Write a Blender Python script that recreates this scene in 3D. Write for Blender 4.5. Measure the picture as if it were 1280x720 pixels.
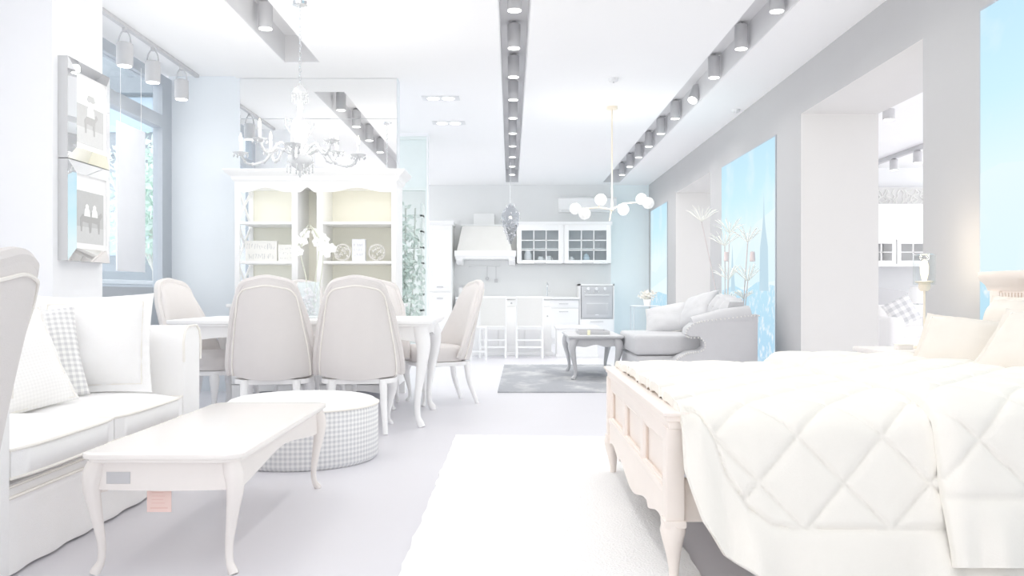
import bpy, bmesh, math, random
from mathutils import Vector, Matrix, noise

PI = math.pi
random.seed(7)
for o in list(bpy.data.objects):
    bpy.data.objects.remove(o)
SC = bpy.context.scene
COL = SC.collection

# ------------------------------------------------------------------ camera, light, exposure
F, VX, VY, CH = 1080.0, 638.0, 366.0, 0.95


def P(px, py, d):
    return Vector(((px - VX) * d / F, d, CH - (py - VY) * d / F))


cam_d = bpy.data.cameras.new('camera')
cam = bpy.data.objects.new('camera', cam_d)
COL.objects.link(cam)
cam.location = (0, 0, CH)
cam.rotation_euler = (PI / 2, 0, 0)
cam_d.sensor_width = 36
cam_d.lens = 36 * F / 1280
cam_d.shift_x = (640 - VX) / 1280
cam_d.shift_y = (VY - 360) / 1280
cam_d.clip_start = 0.05
SC.camera = cam

WORLD_STRENGTH = 1.6
SPOT_WATT = 20.0
EXPOSURE = 0.52
world = bpy.data.worlds.new('world')
SC.world = world
world.use_nodes = True
bg = world.node_tree.nodes['Background']
bg.inputs[0].default_value = (0.995, 0.995, 1.0, 1)
bg.inputs[1].default_value = WORLD_STRENGTH
SC.view_settings.view_transform = 'Standard'
SC.view_settings.look = 'None'
SC.view_settings.exposure = EXPOSURE
SC.view_settings.gamma = 1.0
SC.view_settings.use_curve_mapping = False
SC.cycles.max_bounces = 16
SC.cycles.diffuse_bounces = 10
SC.cycles.glossy_bounces = 6
SC.cycles.transparent_max_bounces = 16
SC.cycles.use_denoising = True
SC.cycles.sample_clamp_indirect = 4.0


# ------------------------------------------------------------------ materials
def lin(c):
    r = []
    for v in c:
        v = v / 255.0
        r.append(v / 12.92 if v <= 0.04045 else ((v + 0.055) / 1.055) ** 2.4)
    return (r[0], r[1], r[2], 1.0)


MATS = {}


def mat(name, rgb, rough=0.6, spec=0.3, var=0.03, scale=6.0, bump=0.0, bscale=80.0, metal=0.0, alpha=1.0,
        coat=0.0, emit=0.0):
    if name in MATS:
        return MATS[name]
    m = bpy.data.materials.new(name)
    m.use_nodes = True
    nt = m.node_tree
    b = nt.nodes['Principled BSDF']
    b.inputs['Roughness'].default_value = rough
    b.inputs['Specular IOR Level'].default_value = spec
    b.inputs['Metallic'].default_value = metal
    b.inputs['Alpha'].default_value = alpha
    b.inputs['Coat Weight'].default_value = coat
    c = lin(rgb)
    tc = nt.nodes.new('ShaderNodeTexCoord')
    nz = nt.nodes.new('ShaderNodeTexNoise')
    nz.inputs['Scale'].default_value = scale
    nz.inputs['Detail'].default_value = 4
    nt.links.new(tc.outputs['Object'], nz.inputs['Vector'])
    mx = nt.nodes.new('ShaderNodeMix')
    mx.data_type = 'RGBA'
    mx.inputs[6].default_value = tuple(min(0.95, v * (1 - var)) for v in c[:3]) + (1,)
    mx.inputs[7].default_value = tuple(min(0.95, v * (1 + var)) for v in c[:3]) + (1,)
    nt.links.new(nz.outputs['Fac'], mx.inputs[0])
    nt.links.new(mx.outputs[2], b.inputs['Base Color'])
    if bump > 0:
        n2 = nt.nodes.new('ShaderNodeTexNoise')
        n2.inputs['Scale'].default_value = bscale
        n2.inputs['Detail'].default_value = 3
        nt.links.new(tc.outputs['Object'], n2.inputs['Vector'])
        bp = nt.nodes.new('ShaderNodeBump')
        bp.inputs['Strength'].default_value = bump
        bp.inputs['Distance'].default_value = 0.01
        nt.links.new(n2.outputs['Fac'], bp.inputs['Height'])
        nt.links.new(bp.outputs['Normal'], b.inputs['Normal'])
    if emit > 0:
        b.inputs['Emission Color'].default_value = c
        b.inputs['Emission Strength'].default_value = emit
    MATS[name] = m
    return m


def emission(name, rgb, s):
    if name in MATS:
        return MATS[name]
    m = bpy.data.materials.new(name)
    m.use_nodes = True
    nt = m.node_tree
    nt.nodes.clear()
    e = nt.nodes.new('ShaderNodeEmission')
    e.inputs[0].default_value = lin(rgb)
    e.inputs[1].default_value = s
    o = nt.nodes.new('ShaderNodeOutputMaterial')
    nt.links.new(e.outputs[0], o.inputs[0])
    MATS[name] = m
    return m


def glass(name, rgb, gloss=0.1, rough=0.02):
    """thin clear sheet: mostly see-through with a little mirror"""
    if name in MATS:
        return MATS[name]
    m = bpy.data.materials.new(name)
    m.use_nodes = True
    nt = m.node_tree
    nt.nodes.clear()
    t = nt.nodes.new('ShaderNodeBsdfTransparent')
    t.inputs[0].default_value = lin(rgb)
    g = nt.nodes.new('ShaderNodeBsdfGlossy')
    g.inputs['Roughness'].default_value = rough
    g.inputs[0].default_value = (1, 1, 1, 1)
    x = nt.nodes.new('ShaderNodeMixShader')
    lw = nt.nodes.new('ShaderNodeLayerWeight')
    lw.inputs[0].default_value = 0.15
    ml = nt.nodes.new('ShaderNodeMath')
    ml.operation = 'MULTIPLY'
    ml.inputs[1].default_value = min(1.0, gloss * 4)
    nt.links.new(lw.outputs['Facing'], ml.inputs[0])
    nt.links.new(ml.outputs[0], x.inputs[0])
    nt.links.new(t.outputs[0], x.inputs[1])
    nt.links.new(g.outputs[0], x.inputs[2])
    o = nt.nodes.new('ShaderNodeOutputMaterial')
    nt.links.new(x.outputs[0], o.inputs[0])
    MATS[name] = m
    return m


def checks(name, ca, cb, cell, coord='Object', cmid=None):
    """gingham: two crossing sets of stripes"""
    m = bpy.data.materials.new(name)
    m.use_nodes = True
    nt = m.node_tree
    b = nt.nodes['Principled BSDF']
    b.inputs['Roughness'].default_value = 0.85
    b.inputs['Specular IOR Level'].default_value = 0.1
    tc = nt.nodes.new('ShaderNodeTexCoord')
    sp = nt.nodes.new('ShaderNodeSeparateXYZ')
    nt.links.new(tc.outputs[coord], sp.inputs[0])
    st = []
    for k in range(2):
        d = nt.nodes.new('ShaderNodeMath')
        d.operation = 'DIVIDE'
        d.inputs[1].default_value = cell
        nt.links.new(sp.outputs[k], d.inputs[0])
        f = nt.nodes.new('ShaderNodeMath')
        f.operation = 'FRACT'
        nt.links.new(d.outputs[0], f.inputs[0])
        g = nt.nodes.new('ShaderNodeMath')
        g.operation = 'GREATER_THAN'
        g.inputs[1].default_value = 0.5
        nt.links.new(f.outputs[0], g.inputs[0])
        st.append(g)
    ad = nt.nodes.new('ShaderNodeMath')
    ad.operation = 'ADD'
    nt.links.new(st[0].outputs[0], ad.inputs[0])
    nt.links.new(st[1].outputs[0], ad.inputs[1])
    hf = nt.nodes.new('ShaderNodeMath')
    hf.operation = 'MULTIPLY'
    hf.inputs[1].default_value = 0.5
    nt.links.new(ad.outputs[0], hf.inputs[0])
    mx = nt.nodes.new('ShaderNodeMix')
    mx.data_type = 'RGBA'
    mx.inputs[6].default_value = lin(ca)
    mx.inputs[7].default_value = lin(cb)
    nt.links.new(hf.outputs[0], mx.inputs[0])
    nt.links.new(mx.outputs[2], b.inputs['Base Color'])
    MATS[name] = m
    return m


# ------------------------------------------------------------------ mesh builder
class MB:
    def __init__(s):
        s.bm = bmesh.new()
        s.uv = None

    def _set(s, faces, mi):
        for f in faces:
            f.material_index = mi

    def box(s, x0, x1, y0, y1, z0, z1, bev=0.0, mi=0, M=None, seg=2):
        t = bmesh.new()
        bmesh.ops.create_cube(t, size=1.0)
        for v in t.verts:
            v.co = Vector(((x0 + x1) / 2 + v.co.x * (x1 - x0), (y0 + y1) / 2 + v.co.y * (y1 - y0),
                           (z0 + z1) / 2 + v.co.z * (z1 - z0)))
        if bev > 0:
            bmesh.ops.bevel(t, geom=list(t.edges), offset=bev, segments=seg, profile=0.6, affect='EDGES')
        s._merge(t, mi, M)
        return s

    def _merge(s, t, mi=0, M=None):
        mp = {}
        for v in t.verts:
            mp[v] = s.bm.verts.new(M @ v.co if M else v.co)
        for f in t.faces:
            try:
                nf = s.bm.faces.new([mp[v] for v in f.verts])
                nf.material_index = mi
            except ValueError:
                pass
        t.free()

    def quad(s, pts, mi=0):
        f = s.bm.faces.new([s.bm.verts.new(p) for p in pts])
        f.material_index = mi
        return s

    def grid(s, fn, nu, nv, closeu=False, mi=0, flip=False):
        rows = []
        for j in range(nv + 1):
            rows.append([s.bm.verts.new(fn(i / nu, j / nv)) for i in range(nu if closeu else nu + 1)])
        n = nu
        for j in range(nv):
            for i in range(n):
                i2 = (i + 1) % nu if closeu else i + 1
                q = [rows[j][i], rows[j][i2], rows[j + 1][i2], rows[j + 1][i]]
                if flip:
                    q.reverse()
                f = s.bm.faces.new(q)
                f.material_index = mi
        return rows

    def thick(s, fa, fb, nu, nv, mi=0):
        """closed solid between two grids"""
        A = s.grid(fa, nu, nv, mi=mi)
        B = s.grid(fb, nu, nv, mi=mi, flip=True)
        ring = lambda R: [R[0][i] for i in range(nu + 1)] + [R[j][nu] for j in range(1, nv + 1)] + \
            [R[nv][i] for i in range(nu - 1, -1, -1)] + [R[j][0] for j in range(nv - 1, 0, -1)]
        a, b = ring(A), ring(B)
        for k in range(len(a)):
            k2 = (k + 1) % len(a)
            f = s.bm.faces.new([a[k2], a[k], b[k], b[k2]])
            f.material_index = mi
        return s

    def lathe(s, prof, c=(0, 0, 0), seg=24, mi=0, sx=1.0, sy=1.0, sq=0.0):
        """prof: list of (r,z); sq>0 squares the section"""
        c = Vector(c)
        rings = []
        for r, z in prof:
            ring = []
            for i in range(seg):
                a = 2 * PI * i / seg
                ca, sa = math.cos(a), math.sin(a)
                k = 1.0
                if sq > 0:
                    n = 2 + sq * 6
                    k = (abs(ca) ** n + abs(sa) ** n) ** (-1 / n)
                ring.append(s.bm.verts.new(c + Vector((r * k * ca * sx, r * k * sa * sy, z))))
            rings.append(ring)
        for j in range(len(rings) - 1):
            for i in range(seg):
                i2 = (i + 1) % seg
                f = s.bm.faces.new([rings[j][i], rings[j][i2], rings[j + 1][i2], rings[j + 1][i]])
                f.material_index = mi
        for ring, fl in ((rings[0], True), (rings[-1], False)):
            f = s.bm.faces.new(ring[::-1] if fl else ring)
            f.material_index = mi
        return s

    def tube(s, pts, r, seg=8, mi=0, cap=True, closed=False):
        pts = [Vector(p) for p in pts]
        n = len(pts)
        rs = r if isinstance(r, (list, tuple)) else [r] * n
        rings = []
        up = None
        for i in range(n):
            if closed:
                t = pts[(i + 1) % n] - pts[i - 1]
            else:
                t = pts[min(i + 1, n - 1)] - pts[max(i - 1, 0)]
            if t.length < 1e-9:
                t = Vector((0, 0, 1))
            t.normalize()
            if up is None:
                up = Vector((0, 0, 1)) if abs(t.z) < 0.9 else Vector((1, 0, 0))
            a = t.cross(up)
            if a.length < 1e-6:
                a = t.cross(Vector((0.3, 1, 0.2)))
            a.normalize()
            b = a.cross(t)
            b.normalize()
            up = b
            rings.append([s.bm.verts.new(pts[i] + (a * math.cos(2 * PI * k / seg) + b * math.sin(2 * PI * k / seg)) * rs[i])
                          for k in range(seg)])
        m = n if closed else n - 1
        for j in range(m):
            r0, r1 = rings[j], rings[(j + 1) % n]
            for i in range(seg):
                i2 = (i + 1) % seg
                f = s.bm.faces.new([r0[i2], r0[i], r1[i], r1[i2]])
                f.material_index = mi
        if cap and not closed:
            for ring, fl in ((rings[0], False), (rings[-1], True)):
                f = s.bm.faces.new(ring[::-1] if fl else ring)
                f.material_index = mi
        return s

    def prism(s, outline, axis, a0, a1, mi=0, bev=0.0):
        """outline in the plane normal to axis ('x': (y,z), 'y': (x,z), 'z': (x,y)), extruded a0..a1"""
        def mk(p, a):
            if axis == 'x':
                return Vector((a, p[0], p[1]))
            if axis == 'y':
                return Vector((p[0], a, p[1]))
            return Vector((p[0], p[1], a))
        t = bmesh.new()
        A = [t.verts.new(mk(p, a0)) for p in outline]
        B = [t.verts.new(mk(p, a1)) for p in outline]
        t.faces.new(A[::-1])
        t.faces.new(B)
        n = len(A)
        for i in range(n):
            t.faces.new([A[i], A[(i + 1) % n], B[(i + 1) % n], B[i]])
        bmesh.ops.recalc_face_normals(t, faces=t.faces)
        if bev > 0:
            es = [e for e in t.edges if (e.verts[0] in A) == (e.verts[1] in A)]
            bmesh.ops.bevel(t, geom=es, offset=bev, segments=2, profile=0.6, affect='EDGES')
        bmesh.ops.triangulate(t, faces=[f for f in t.faces if len(f.verts) > 4])
        s._merge(t, mi)
        return s

    def ball(s, c, r, mi=0, u=12, v=8, sc=(1, 1, 1)):
        t = bmesh.new()
        bmesh.ops.create_uvsphere(t, u_segments=u, v_segments=v, radius=r)
        for w in t.verts:
            w.co = Vector((w.co.x * sc[0] + c[0], w.co.y * sc[1] + c[1], w.co.z * sc[2] + c[2]))
        s._merge(t, mi)
        return s

    def build(s, name, m, parent=None, smooth=40, recalc=True, loc=None, rot=None):
        if recalc:
            bmesh.ops.recalc_face_normals(s.bm, faces=s.bm.faces)
        me = bpy.data.meshes.new(name)
        s.bm.to_mesh(me)
        s.bm.free()
        for k in (m if isinstance(m, (list, tuple)) else [m]):
            me.materials.append(k)
        if smooth:
            me.shade_smooth()
            me.set_sharp_from_angle(angle=math.radians(smooth))
        o = bpy.data.objects.new(name, me)
        COL.objects.link(o)
        if parent:
            o.parent = parent
        if loc:
            o.location = loc
        if rot:
            o.rotation_euler = rot
        return o


def tag(o, label=None, cat=None, group=None, kind=None):
    if label:
        o['label'] = label
    if cat:
        o['category'] = cat
    if group:
        o['group'] = group
    if kind:
        o['kind'] = kind
    return o


def thing(name, label, cat, loc=(0, 0, 0), rz=0.0, group=None):
    o = bpy.data.objects.new(name, None)
    o.empty_display_size = 0.1
    COL.objects.link(o)
    o.location = loc
    o.rotation_euler = (0, 0, rz)
    return tag(o, label, cat, group)


def copy_tree(o, parent=None):
    c = o.copy()
    COL.objects.link(c)
    if parent:
        c.parent = parent
    for ch in list(o.children):
        copy_tree(ch, c)
    return c


def struct(name, mb, m, **k):
    return tag(mb.build(name, m, **k), kind='structure')


def lerp(pts, x):
    if x <= pts[0][0]:
        return pts[0][1]
    for (a, b), (c, d) in zip(pts, pts[1:]):
        if x <= c:
            return b + (d - b) * (x - a) / (c - a)
    return pts[-1][1]


def smooth_path(pts, n=6):
    """Catmull-Rom through points"""
    pts = [Vector(p) for p in pts]
    out = []
    for i in range(len(pts) - 1):
        p0, p1, p2, p3 = pts[max(i - 1, 0)], pts[i], pts[i + 1], pts[min(i + 2, len(pts) - 1)]
        for k in range(n):
            t = k / n
            out.append(0.5 * ((2 * p1) + (p2 - p0) * t + (2 * p0 - 5 * p1 + 4 * p2 - p3) * t * t +
                              (3 * p1 - p0 - 3 * p2 + p3) * t ** 3))
    out.append(pts[-1])
    return out


def cabriole(mb, x, y, h, dx, dy, r=0.03, bow=0.03):
    """curved leg: knee out, ankle in, foot out; (dx,dy) points outwards"""
    L = math.hypot(dx, dy) or 1
    dx, dy = dx / L, dy / L
    prof = [(1.0, 0.0, 1.15), (0.88, 0.55, 1.25), (0.75, 0.7, 1.05), (0.5, 0.15, 0.72), (0.25, -0.35, 0.5),
            (0.1, -0.25, 0.47), (0.03, 0.25, 0.62), (0.0, 0.45, 0.6)]
    pts = smooth_path([(x + dx * bow * o, y + dy * bow * o, h * z) for z, o, q in prof], 4)
    zs = [p[0] for p in prof][::-1]
    rr = [r * lerp([(a, c) for a, b, c in prof][::-1], p.z / h) for p in pts]
    mb.tube(pts, rr, seg=10)
    return mb


# palette; blacks lifted to pale grey, the white haze is in their colour ------------------------------------------------------------------
W_WALL = mat('white_wall_paint', (243, 244, 246), 0.9, 0.1, 0.01)
W_DAYTINT = mat('daylight_tinted_wall', (236, 241, 245), 0.8, 0.2, 0.01)  # bluish daylight on this wall put into its base colour
W_DARK = mat('grey_wall_paint', (195, 195, 196), 0.85, 0.15, 0.01)
W_CEIL = mat('white_ceiling_paint', (250, 250, 250), 0.9, 0.05, 0.005)
W_JAMB = mat('white_jamb_paint', (227, 226, 224), 0.9, 0.1, 0.01)
W_KIT = mat('pale_grey_kitchen_paint', (236, 237, 237), 0.8, 0.2, 0.01)
M_SLOT = mat('grey_slot_lining', (228, 228, 229), 0.9, 0.1, 0.02)
M_FLOOR = mat('pale_lavender_grey_floor', (224, 223, 228), 0.35, 0.35, 0.02, 2.0)
M_BLACK = mat('hazed_black_metal', (205, 205, 207), 0.5, 0.3)
M_WHITE = mat('white_lacquer', (250, 250, 249), 0.4, 0.35, 0.01)
M_CREAM = mat('cream_shelf_lining', (247, 246, 236), 0.7, 0.2, 0.01)
M_FABRIC = mat('white_linen', (250, 249, 248), 0.95, 0.05, 0.015, 40, 0.25, 300)
M_TAUPE = mat('taupe_upholstery', (225, 221, 219), 0.85, 0.15, 0.015, 20, 0.15, 250)
M_TRIM = mat('cream_piping', (243, 240, 234), 0.7, 0.2, 0.02)
M_OAK = mat('pale_cream_wood', (243, 238, 234), 0.35, 0.4, 0.02, 8)
M_OAKTOP = mat('glossy_cream_wood', (247, 243, 239), 0.2, 0.5, 0.015, 5)
M_BED = mat('pale_rose_wood', (243, 234, 227), 0.45, 0.35, 0.02, 8)
M_QUILT = mat('white_quilt_cotton', (243, 240, 233), 0.95, 0.05, 0.01, 30, 0.1, 200)
M_SATIN = mat('cream_satin', (233, 226, 217), 0.5, 0.3, 0.02, 20)
M_RUG = mat('white_shag', (252, 252, 250), 1.0, 0.0, 0.015, 60, 0.6, 120)
M_LEATHER = mat('hazed_black_leather', (204, 204, 206), 0.4, 0.4, 0.03, 10, 0.15, 60)
M_BRASS = mat('pale_brass', (242, 232, 215), 0.3, 0.5, 0.02)
M_CHROME = mat('bright_chrome', (235, 236, 238), 0.12, 0.6, 0.01, metal=1.0)
M_CRYSTAL = mat('clear_crystal', (216, 218, 220), 0.08, 0.8, 0.08, 60, alpha=0.75)
M_LENS = emission('lamp_lens_glow', (255, 255, 252), 3.0)
M_BULB = emission('warm_bulb_glow', (255, 246, 226), 1.6)
M_GLASS = glass('clear_glass', (250, 252, 253), 0.1)
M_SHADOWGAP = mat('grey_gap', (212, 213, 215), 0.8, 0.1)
M_GREEN = mat('pale_leaf_green', (214, 232, 224), 0.7, 0.2, 0.12, 3)
M_BARK = mat('pale_bark', (214, 214, 210), 0.9, 0.1, 0.1, 20)

# ------------------------------------------------------------------ structure
H = 3.02
YB = 16.6
fl = MB()
fl.box(-8, 9, -2.0, 17.2, -0.06, 0.0)
struct('floor', fl, M_FLOOR, smooth=0)

SLOTS = [(-2.03, -1.71, 7.76), (-0.09, 0.15, 16.2), (1.73, 2.05, 16.2)]
ce = MB()
xs = [-2.64, -2.03, -1.71, -0.09, 0.15, 1.73, 2.05, 2.66]
for a, b in ((0, 1), (2, 3), (4, 5), (6, 7)):
    ce.box(xs[a], xs[b], -2.0, 17.0, H, H + 0.3)
for x0, x1, y1 in SLOTS:
    ce.box(x0, x1, y1, 17.0, H, H + 0.3)
ce.box(-3.4, -2.64, -2.0, 8.52, H + 0.02, H + 0.3)
ce.box(-2.64, -1.6, 8.52, 11.35, H + 0.3, H + 0.31)
ce.box(2.66, 8.0, -2.0, 17.0, H, H + 0.3)
struct('ceiling', ce, W_CEIL, smooth=0)
for k, (x0, x1, y1) in enumerate(SLOTS):
    t = MB()
    t.box(x0, x1, -2.0, y1, H + 0.24, H + 0.26)
    t.box(x0, x0 + 0.008, -2.0, y1, H + 0.001, H + 0.24)
    t.box(x1 - 0.008, x1, -2.0, y1, H + 0.001, H + 0.24)
    t.box(x0 + 0.008, x1 - 0.008, y1 - 0.008, y1, H + 0.001, H + 0.24)
    struct('trim_%d' % (k + 1), t, M_SLOT, smooth=0)

# left: pilaster with the pictures
w = MB()
w.box(-3.9, -2.64, 4.98, 5.59, 0, H + 0.02)
struct('wall_left', w, W_WALL, smooth=0)
w = MB()  # unseen wall added to cut side daylight on the pilaster's near face
w.box(-3.4, -3.3, -2.0, 0.0, 0, H)
w.box(-3.4, -3.3, 3.9, 4.98, 0, H)
w.box(-3.4, -3.3, 0.0, 3.9, 0, 0.7)
w.box(-3.4, -3.3, 0.0, 3.9, 2.8, H)
struct('wall_side_unseen', w, W_WALL, smooth=0)
# wall that carries the mirror
w = MB()
w.box(-3.3, -1.09, 8.34, 8.52, 0, H + 0.02)
struct('wall_middle', w, W_DAYTINT, smooth=0)
# glazed wall further back
w = MB()
w.box(-4.2, -1.9, 11.2, 11.35, 0, H)
w.box(-1.9, -1.07, 11.2, 11.35, 2.98, H)
w.box(-1.9, -1.07, 11.2, 11.35, 0, 0.12)
w.box(-1.085, -1.07, 11.2, 11.35, 0.12, 2.98)
struct('wall_passage', w, W_WALL, smooth=0)
# kitchen back wall (right stretch has the blue glow put into its colour)
w = MB()
w.box(-3.2, 1.93, YB, YB + 0.2, 0, H, mi=0)
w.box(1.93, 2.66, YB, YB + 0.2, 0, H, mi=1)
struct('wall_kitchen', w, [W_KIT, mat('blue_glow_tinted_wall', (240, 248, 255), 0.8, 0.2, 0.01)], smooth=0)
# right wall, dark face to the room, white jambs
w = MB()
for y0, y1, z0 in ((-2.0, 5.57, 0), (7.91, 11.5, 0), (13.9, 17.0, 0), (5.57, 7.91, 2.59), (11.5, 13.9, 2.56)):
    w.box(2.66, 3.37, y0, y1, z0, H)
for f in w.bm.faces:
    c = f.calc_center_median()
    f.material_index = 0 if abs(c.x - 2.66) < 1e-4 else 1
struct('wall_right', w, [W_DARK, W_JAMB], smooth=0, recalc=False)
# hall beyond the openings
w = MB()
w.box(3.37, 8.0, 14.3, 14.5, 0, H)
struct('wall_hall', w, W_WALL, smooth=0)
# unseen wall added behind the viewer to dim front daylight, with an opening
w = MB()
w.box(-3.4, -2.2, -2.1, -2.0, 0, H)
w.box(2.2, 8.0, -2.1, -2.0, 0, H)
w.box(-2.2, 2.2, -2.1, -2.0, 0, 0.5)
w.box(-2.2, 2.2, -2.1, -2.0, 2.8, H)
struct('wall_front_unseen', w, W_WALL, smooth=0)
# skirting of the kitchen wall
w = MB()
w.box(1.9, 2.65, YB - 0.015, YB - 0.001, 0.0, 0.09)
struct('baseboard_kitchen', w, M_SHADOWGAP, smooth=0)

# ------------------------------------------------------------------ left window
M_FRAME = mat('blue_grey_window_frame', (186, 192, 199), 0.6, 0.3)
wn = MB()
X0, X1 = -3.36, -3.27
wn.box(X0, X1, 5.59, 8.34, 2.90, 3.0)
wn.box(X0, X1, 5.59, 8.34, 0.0, 0.1)
wn.box(X0, X1, 8.12, 8.34, 0.1, 2.90)
wn.box(X0, X1, 5.59, 5.7, 0.1, 2.90)
wn.box(X0, X1, 5.7, 8.12, 2.50, 2.62)
wn.box(X0, X1, 5.7, 8.12, 0.90, 1.0)
win = struct('window_1', wn, M_FRAME, smooth=0)
g = MB()
g.box(-3.32, -3.312, 5.7, 8.12, 0.1, 2.9)
g.build('pane', M_GLASS, win, smooth=0)
g = MB()
g.box(X0 + 0.02, X1 - 0.02, 5.7, 8.12, 0.1, 0.9)
g.build('lower_panel', M_FRAME, win, smooth=0)
t = thing('display_panel', 'plain white panel hanging inside the left window', 'panel', (-3.24, 7.38, 1.13))
b = MB()
b.box(-0.008, 0.008, -0.27, 0.27, 0, 1.24, 0.003)
b.build('board', mat('white_card', (240, 242, 247), 0.8, 0.1), t)
for y in (-0.2, 0.2):
    b = MB()
    b.tube([(0, y, 1.24), (0, y, 1.79)], 0.002, 6)
    b.build('cord', M_WHITE, t)


def foliage(mb, c, rad, n, size, seed, mi=0):
    rnd = random.Random(seed)
    c = Vector(c)
    for _ in range(n):
        d = Vector((rnd.gauss(0, 1), rnd.gauss(0, 1), rnd.gauss(0, 1)))
        d.normalize()
        k = rnd.random() ** 0.45
        p = c + Vector((d.x * rad[0] * k, d.y * rad[1] * k, d.z * rad[2] * k))
        a = Vector((rnd.uniform(-1, 1), rnd.uniform(-1, 1), rnd.uniform(-1, 1)))
        a.normalize()
        b = a.cross(Vector((rnd.uniform(-1, 1), rnd.uniform(-1, 1), rnd.uniform(-1, 1))))
        b.normalize()
        s = size * rnd.uniform(0.6, 1.3)
        f = mb.bm.faces.new([mb.bm.verts.new(q) for q in (p - a * s, p + b * s * 0.45, p + a * s, p - b * s * 0.45)])
        f.material_index = mi
    return mb


t = thing('tree', 'pale green leafy tree outside behind the left window', 'tree', (-5.9, 14.3, 0))
b = MB()
b.tube(smooth_path([(0, 0, 0), (0.05, 0, 1.0), (-0.05, 0.1, 2.2)], 4), 0.07, 8)
for k in range(6):
    a = k * 1.1
    b.tube(smooth_path([(0, 0.02, 1.3), (0.3 * math.cos(a), 0.3 * math.sin(a), 2.0), (0.7 * math.cos(a), 0.7 * math.sin(a), 2.9)], 4), 0.025, 6)
b.build('trunk', M_BARK, t)
b = MB()
foliage(b, (0, 0, 2.5), (0.95, 0.95, 1.15), 1600, 0.09, 3)
b.build('foliage', M_GREEN, t, smooth=0, recalc=False)
t = thing('garden_wall', 'low grey wall outside beyond the left window', 'wall', (-4.6, 11.5, 0))
b = MB()
b.box(-0.1, 0.1, -3.0, 3.0, 0, 1.05, 0.01)
b.build('masonry', mat('outdoor_grey_render', (212, 217, 221), 0.9, 0.1), t)
b = MB()
b.box(-0.14, 0.14, -3.0, 3.0, 1.05, 1.1, 0.01)
b.build('coping', mat('outdoor_grey_render', (212, 217, 221)), t)

t = thing('neighbour_building', 'grey blue building outside beyond the tree and the left window', 'building', (-9.0, 18.6, 0))
b = MB()
b.box(-4.0, 4.6, 0, 3.0, 0, 7.0)
b.build('facade', mat('blue_grey_facade', (158, 167, 175), 0.9, 0.1, 0.04), t, smooth=0)
b = MB()
for z in (1.2, 3.9, 5.2):
    b.box(-4.0, 4.6, -0.25, 0.0, z, z + 0.35)
b.build('ledge', mat('dark_ledge', (140, 148, 156), 0.9, 0.1), t, smooth=0)
for z in (1.75, 4.4):
    b = MB()
    b.box(-3.8, 4.4, -0.04, 0.0, z, z + 0.75)
    b.build('window_band', mat('pale_blue_glazing', (176, 196, 212), 0.3, 0.4), t, smooth=0)
# window in the passage wall with greenery behind
wn = MB()
for a in ((-1.9, -1.86, 0.12, 2.98), (-1.105, -1.086, 0.12, 2.98)):
    wn.box(a[0], a[1], 11.22, 11.3, a[2], a[3])
wn.box(-1.86, -1.105, 11.22, 11.3, 2.94, 2.98)
wn.box(-1.86, -1.105, 11.22, 11.3, 2.28, 2.32)
wn.box(-1.86, -1.105, 11.22, 11.3, 0.12, 0.2)
win = struct('window_2', wn, mat('pale_green_frame', (228, 236, 234), 0.5, 0.3), smooth=0)
g = MB()
g.box(-1.86, -1.105, 11.255, 11.262, 0.2, 2.28)
g.build('pane', glass('green_tinted_glass', (248, 251, 250), 0.08), win, smooth=0)
g = MB()
g.box(-1.86, -1.105, 11.25, 11.27, 2.32, 2.94)
g.build('frosted_pane', mat('frosted_green_glass', (229, 238, 237), 0.3, 0.5), win, smooth=0)
t = thing('shrub', 'tall pale green shrub behind the narrow window beside the white hutch', 'shrub', (-1.55, 11.75, 0))
b = MB()
foliage(b, (0, 0, 1.15), (0.42, 0.22, 1.1), 1300, 0.05, 9)
b.build('foliage', mat('grey_leaf_green', (226, 232, 228), 0.7, 0.2, 0.12, 3), t, smooth=0, recalc=False)
b = MB()
for k in range(5):
    x = -0.2 + 0.1 * k
    b.tube(smooth_path([(x * 0.3, 0, 0), (x, 0.03, 0.8), (x * 1.3, -0.02, 2.1)], 4), 0.012, 6)
b.build('stem', M_BARK, t)
t = thing('plant_shelf', 'white slatted rack with bowls behind the narrow window', 'rack', (-1.72, 12.15, 0))
b = MB()
for k in range(9):
    b.box(-0.5, 0.5, -0.12, 0.12, 0.25 + 0.22 * k, 0.28 + 0.22 * k, 0.004)
b.build('shelf', M_WHITE, t)
for x in (-0.5, 0.46):
    b = MB()
    b.box(x, x + 0.04, -0.12, 0.12, 0, 2.2, 0.004)
    b.build('upright', M_WHITE, t)

# ------------------------------------------------------------------ big wall mirror
m = bpy.data.materials.new('mirror_silver')
m.use_nodes = True
bb = m.node_tree.nodes['Principled BSDF']
bb.inputs['Metallic'].default_value = 1
bb.inputs['Roughness'].default_value = 0.0
nzm = m.node_tree.nodes.new('ShaderNodeTexNoise')
nzm.inputs['Scale'].default_value = 1.0
rmp = m.node_tree.nodes.new('ShaderNodeValToRGB')
rmp.color_ramp.elements[0].color = (0.97, 0.975, 0.975, 1)
rmp.color_ramp.elements[1].color = (0.98, 0.985, 0.985, 1)
m.node_tree.links.new(nzm.outputs[0], rmp.inputs[0])
m.node_tree.links.new(rmp.outputs[0], bb.inputs['Base Color'])
M_MIRROR = m
t = thing('wall_mirror', 'large frameless mirror filling the wall above the white hutch', 'mirror', (-1.852, 8.335, 0.3))
for z0, z1 in ((0.0, 2.327), (2.33, 2.715)):
    b = MB()
    b.box(-0.755, 0.755, -0.006, 0.004, z0, z1, 0.001)
    b.build('mirror_panel', M_MIRROR, t, smooth=0)

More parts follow.
